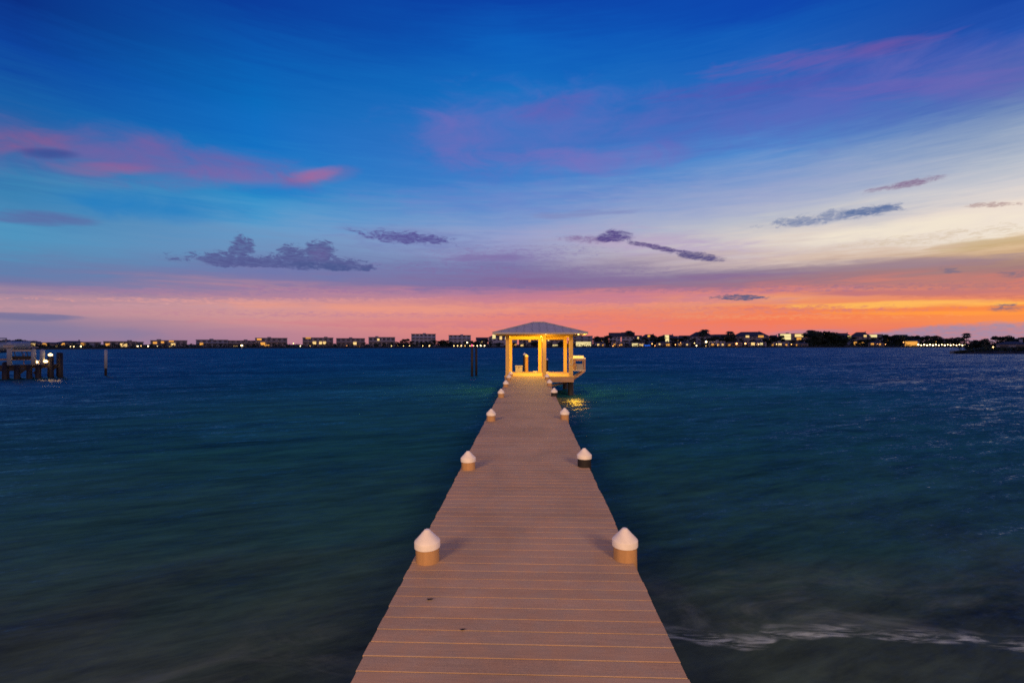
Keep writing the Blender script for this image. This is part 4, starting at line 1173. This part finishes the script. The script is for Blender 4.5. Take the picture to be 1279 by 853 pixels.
# ------------------------------------------------------------------ lamps along the far shore
LAMP = {}
def shore_lamp(px, py, m, label, r_=0.5, setback=3.5, depth=None, group='lamps along the far shore', base=0.95):
    d = (shore_depth(px) if depth is None else depth) + setback
    g_ = flat(px, d, base)
    z = max(CAM.z + (430.3 - py) * d / F, base + 0.7)
    t_ = thing('shore_lamp', label, 'lamp', g_, 0, group)
    key = m
    if key not in LAMP:
        c = MB(); c.lathe([(0.09, -0.3), (0.06, 1.0)], 6); a = c.build('pole', 'metal_post', t_)
        c = MB(); c.lathe([(0.25, -0.9), (0.9, -0.45), (1.0, 0.1), (0.7, 0.7), (0.2, 1.0)], 10); b = c.build('lantern', m, t_)
        LAMP[key] = (a, b)
    else:
        ks = []
        for q, nm in zip(LAMP[key], ('pole', 'lantern')):
            k = q.copy(); k.name = nm; COL.objects.link(k); k.parent = t_; ks.append(k)
        a, b = ks
    r_ *= random.uniform(0.55, 0.9)
    a.scale = (1, 1, max(0.3, z - base - r_ * 0.8)); b.scale = (r_, r_, r_); b.location = (0, 0, z - base)
Wl, Wh, Or = 'lamp_warm', 'lamp_white', 'lit_orange'
for px, py, m, r_, lb in [
    (20, 434, Wh, .35, 'dim lamp at the water below the low house behind the left dock'),
    (49, 433, Wl, .3, 'small lamp left of the orange window right of the left dock'),
    (87.5, 435.5, Wh, .4, 'left of two white lamps below the long grey house'), (92, 435.3, Wh, .4, 'right of two white lamps below the long grey house'),
    (101, 434.6, Wh, .55, 'bright white lamp at the right end of the long grey house'),
    (172, 433.6, Wh, .6, 'bright white lamp below the narrow dark block'), (176.5, 432, Wl, .4, 'warm lamp at the right of the narrow dark block'),
    (185, 433.6, Wh, .55, 'white lamp alone between two blocks on the left shore'), (197, 434, Wh, .3, 'faint lamp below the wide block with amber windows'),
    (302, 431.6, 'lamp_white', .95, 'brightest large yellow lamp on the left shore'),
    (366.5, 429, Wl, .5, 'warm lamp on a tall pole between the two flat roofed blocks'), (375, 432.6, Wh, .45, 'white lamp just left of the wide block with three windows'),
    (387, 432.8, Wl, .35, 'small lamp at the foot of the wide block with three windows'), (433, 433.3, Or, .35, 'small orange lamp below the squat tan block'),
    (489, 433.4, Wl, .4, 'left of two warm lamps under the block above the trees'), (496.5, 433.4, Wl, .4, 'right of two warm lamps under the block above the trees'),
    (504, 432.6, Wl, .35, 'first of three small lamps left of the pale tall block'), (508, 432.5, Wl, .35, 'middle of three small lamps left of the pale tall block'), (511.5, 432.4, Wl, .35, 'third of three small lamps left of the pale tall block'),
    (528, 432.8, Wl, .4, 'slim warm lamp below the middle of the pale tall block'), (536.5, 432.4, Wl, .75, 'large amber lamp below the right of the pale tall block'),
    (583.5, 428, Wh, .6, 'bright raised lamp above the lamp row left of the twin piles'),
    (600, 431.2, Wh, .5, 'white raised lamp right of the twin piles'),
    (651, 431.4, Wl, .4, 'lamp seen through the left opening of the boathouse'),
    (765.5, 432.6, Or, .5, 'reddish lamp below the left gabled house'), (773.5, 431.5, Or, .35, 'faint reddish lamp below the right gabled house'),
    (814.5, 429.4, Or, .4, 'pinkish lamp right of the blue panel'), (818, 432, Or, .4, 'low pinkish lamp right of the blue panel'),
    (843.5, 430.6, Or, .45, 'orange lamp below the small grey gabled house'), (850, 428, Or, .35, 'small orange lamp higher beside the small grey gabled house'),
    (867.5, 428.6, Wl, .5, 'small warm lamp left of the globe lamp'), (870, 433.4, Wh, .5, 'white lamp at the waterline below the large grey house'),
    (882, 427, 'lamp_white', .95, 'large glowing globe lamp in front of the large grey house'), (881.5, 435-1.2, Wl, .4, 'low lamp below the glowing globe lamp'),
    (896.5, 431.4, Wl, .3, 'faint lamp below the dark low house'), (903, 430.8, Wl, .3, 'faint lamp right of the dark low house'),
    (920, 429.4, Or, .95, 'left of two bright orange lamps below the broad slanted roof house'), (931, 429.2, Or, .95, 'right of two bright orange lamps below the broad slanted roof house'),
    (947.5, 430, Wl, .6, 'yellow lamp below the right end of the broad slanted roof house'), (953.5, 430.4, Wl, .4, 'dim yellow lamp further right below the slanted roof house'), (970, 430, Wl, .45, 'dim lamp left of the glowing yellow house'),
    (988.5, 430, Or, .45, 'pinkish lamp below the glowing yellow house'),
    (1018, 418, Or, .7, 'orange lamp high among the tall trees'), (1030.5, 418.4, Wl, .5, 'warm lamp high right among the tall trees'),
    (1096, 429.5, Or, .3, 'faint lamp below the pale roof terrace house'), (1106, 430, Or, .35, 'small orange lamp among dark trees right of the roof terrace house'),
    (1128.5, 427.6, Or, .4, 'reddish lamp left of the amber glowing boathouse'),
]:
    shore_lamp(px, py, m, lb, r_, 3.5 if py > 425 else 14)
for i in range(9):
    px = 567 + i * 4.6 + (1.5 if i > 3 else 0)
    shore_lamp(px, 432.4 + random.uniform(-0.5, 0.4), random.choice((Wl, Wl, Wh)), 'lamp in the bright row along the bank behind the twin piles', random.uniform(.4, .6), 3, group='lamp row behind the twin piles')
# lamp-lined quay on the right
quay_a, quay_b = flat(1146, shore_depth(1146) - 4, 0), flat(1216, shore_depth(1216) - 30, 0)
dirq = quay_b - quay_a
q = thing('quay', 'low dark quay carrying a row of bright lamps on the right shore', 'quay', quay_a, math.atan2(dirq.y, dirq.x))
c = MB(); c.box(0, dirq.length, -1.2, 1.2, 0.55, 0.85); c.build('deck', 'joist', q)
for i in range(10):
    c = MB(); c.lathe([(0.2, -1.0), (0.18, 0.545)], 8, (0.6 + i * (dirq.length - 1.2) / 9, -0.9, 0)); c.build('support_pile', 'dark_pile', q)
for i in range(19):
    t_ = i / 18
    px = 1147 + t_ * 66
    d = (shore_depth(1146) - 4) * (1 - t_) + (shore_depth(1216) - 30) * t_
    shore_lamp(px, 430.6 + (0.6 if i % 2 else 0), Wh, 'lamp in the evenly spaced row on the right quay', 0.62 if i < 16 else 0.75, 0, d, 'lamps on the right quay', 0.85)

# ------------------------------------------------------------------ near point of land on the right
mb = MB(); prev = None
PD = 139.0
for i in range(0, 26):
    px = 1186 + i * 12
    tt = min(1, i / 3.0)
    row = [flat(px, PD - 1.5 * tt + 0.6 * math.sin(i * 1.7), -0.5), flat(px, PD + 0.6 * math.sin(i * 2.1), 0.55 * tt), flat(px, PD + 3, 0.9 * tt + 0.02), flat(px, PD + 24, 1.3 * tt), flat(px, PD + 60, 0.9 * tt), flat(px, PD + 70, -0.5)]
    if prev:
        for a in range(5):
            mb.poly([prev[a], row[a], row[a + 1], prev[a + 1]])
    prev = row
o = mb.build('headland', 'rock'); o['kind'] = 'structure'
LAND.clear()
LAND += [(1236, 1226, 1246, 'the warm lamp on the right headland'), (1256, 1250, 1266, 'the dark house on the right headland')]
def headland_tree(px, yt, sb, kind, wide, lb):
    d = PD + sb
    h = CAM.z + (430.3 - yt) * d / F - 0.9
    tree_obj(kind, flat(px, d, 0.9), h / 8.0, wide, random.random() * 6, lb, 'trees on the right headland', 'broadleaf_tree')
for px, yt, sb, kd, wd, lb in [(1199, 432, 8, 3, 1.0, 'leftmost low bush-like tree at the tip of the right headland'), (1210, 428.5, 10, 0, 1.1, 'second tree from the tip of the right headland'), (1222, 421.5, 20, 2, 1.0, 'tall tree left of the warm lamp on the right headland'),
    (1232, 424, 16, 1, 1.0, 'olive tree just behind the warm lamp on the right headland'), (1246, 417.6, 22, 0, 1.0, 'tallest rounded tree right of the warm lamp on the headland'), (1254, 419.5, 24, 3, 1.1, 'slim tree left behind the headland house'),
    (1262, 424, 18, 1, 1.0, 'olive tree behind the headland house'), (1271, 417.4, 24, 2, 1.0, 'spreading tree at the right edge of the photo'), (1284, 419, 20, 0, 1.1, 'rounded tree cut off by the right edge'), (1300, 420, 20, 2, 1.0, 'tree beyond the right edge of the view')]:
    headland_tree(px, yt, sb, kd, wd, lb)
c = MB(); rnd = random.Random(8)
for i in range(2600):
    px = rnd.uniform(1192, 1330); tt = min(1, (px - 1188) / 40)
    p = flat(px, PD + rnd.uniform(0, 8), 0.3 + rnd.random() * 1.6 * tt)
    n_ = Vector((rnd.gauss(0, 1), rnd.gauss(0, 1), rnd.gauss(0.4, 1))).normalized()
    a_ = n_.orthogonal().normalized(); b_ = n_.cross(a_); s_ = rnd.uniform(0.15, 0.4)
    c.poly([p - a_ * s_, p - b_ * s_ * 0.7, p + a_ * s_, p + b_ * s_ * 0.7], rnd.random())
o = c.build('headland_shrubs', 'leaf_a'); o['kind'] = 'stuff'; o['label'] = 'dark shrubs along the headland waterline'; o['category'] = 'shrubs'
building(1250, 1278, 426.5, 'dark low house among trees on the near right headland', 'grey', 'the headland house', 12, 'hip', [], 'house', 'house', depth=PD, base=0.9)
shore_lamp(1240.5, 433.6, Wl, 'warm lamp on the near right headland', 0.26, 4, PD, 'lamp on the right headland', 0.8)

# ------------------------------------------------------------------ lights
ld = bpy.data.lights.new('boathouse_light', 'POINT')
ld.energy = 360; ld.color = (1.0, 0.56, 0.03); ld.shadow_soft_size = 0.14
lo = bpy.data.objects.new('boathouse_light', ld); COL.objects.link(lo); lo.location = LP - Vector((0, 0, 0.28))

# the house behind the photographer: two warm floodlights under its eaves light pier and piles
for nm, loc, en in (('house_light_left', (-30, -52, 30), 103000), ('house_light_right', (28, -54, 30), 103000)):
    ld = bpy.data.lights.new(nm, 'SPOT'); ld.energy = en; ld.color = (1.0, 0.57, 0.25); ld.shadow_soft_size = 9.0
    ld.spot_size = R(40); ld.spot_blend = 0.8
    lo = bpy.data.objects.new(nm, ld); COL.objects.link(lo); lo.location = loc
    d = Vector((0, 12, 0.5)) - Vector(loc)
    lo.rotation_euler = d.to_track_quat('-Z', 'Y').to_euler()
# afterglow of the set sun
sd = bpy.data.lights.new('sun', 'SUN'); sd.energy = 0.02; sd.angle = R(20); sd.color = (1.0, 0.62, 0.4)
so = bpy.data.objects.new('sun', sd); COL.objects.link(so)
saz, sel = R(46), R(6)
dirv = Vector((math.sin(saz) * math.cos(sel), math.cos(saz) * math.cos(sel), math.sin(sel)))
so.rotation_euler = (-dirv).to_track_quat('-Z', 'Y').to_euler()

# ------------------------------------------------------------------ render settings
sc.view_settings.view_transform = 'Standard'
sc.view_settings.look = 'None'
sc.view_settings.exposure = 0.0
sc.view_settings.gamma = 1.0
sc.view_settings.use_curve_mapping = False
sc.render.engine = 'CYCLES'
sc.cycles.use_denoising = False
sc.cycles.max_bounces = 6
sc.cycles.sample_clamp_indirect = 1.5
sc.cycles.filter_width = 1.6
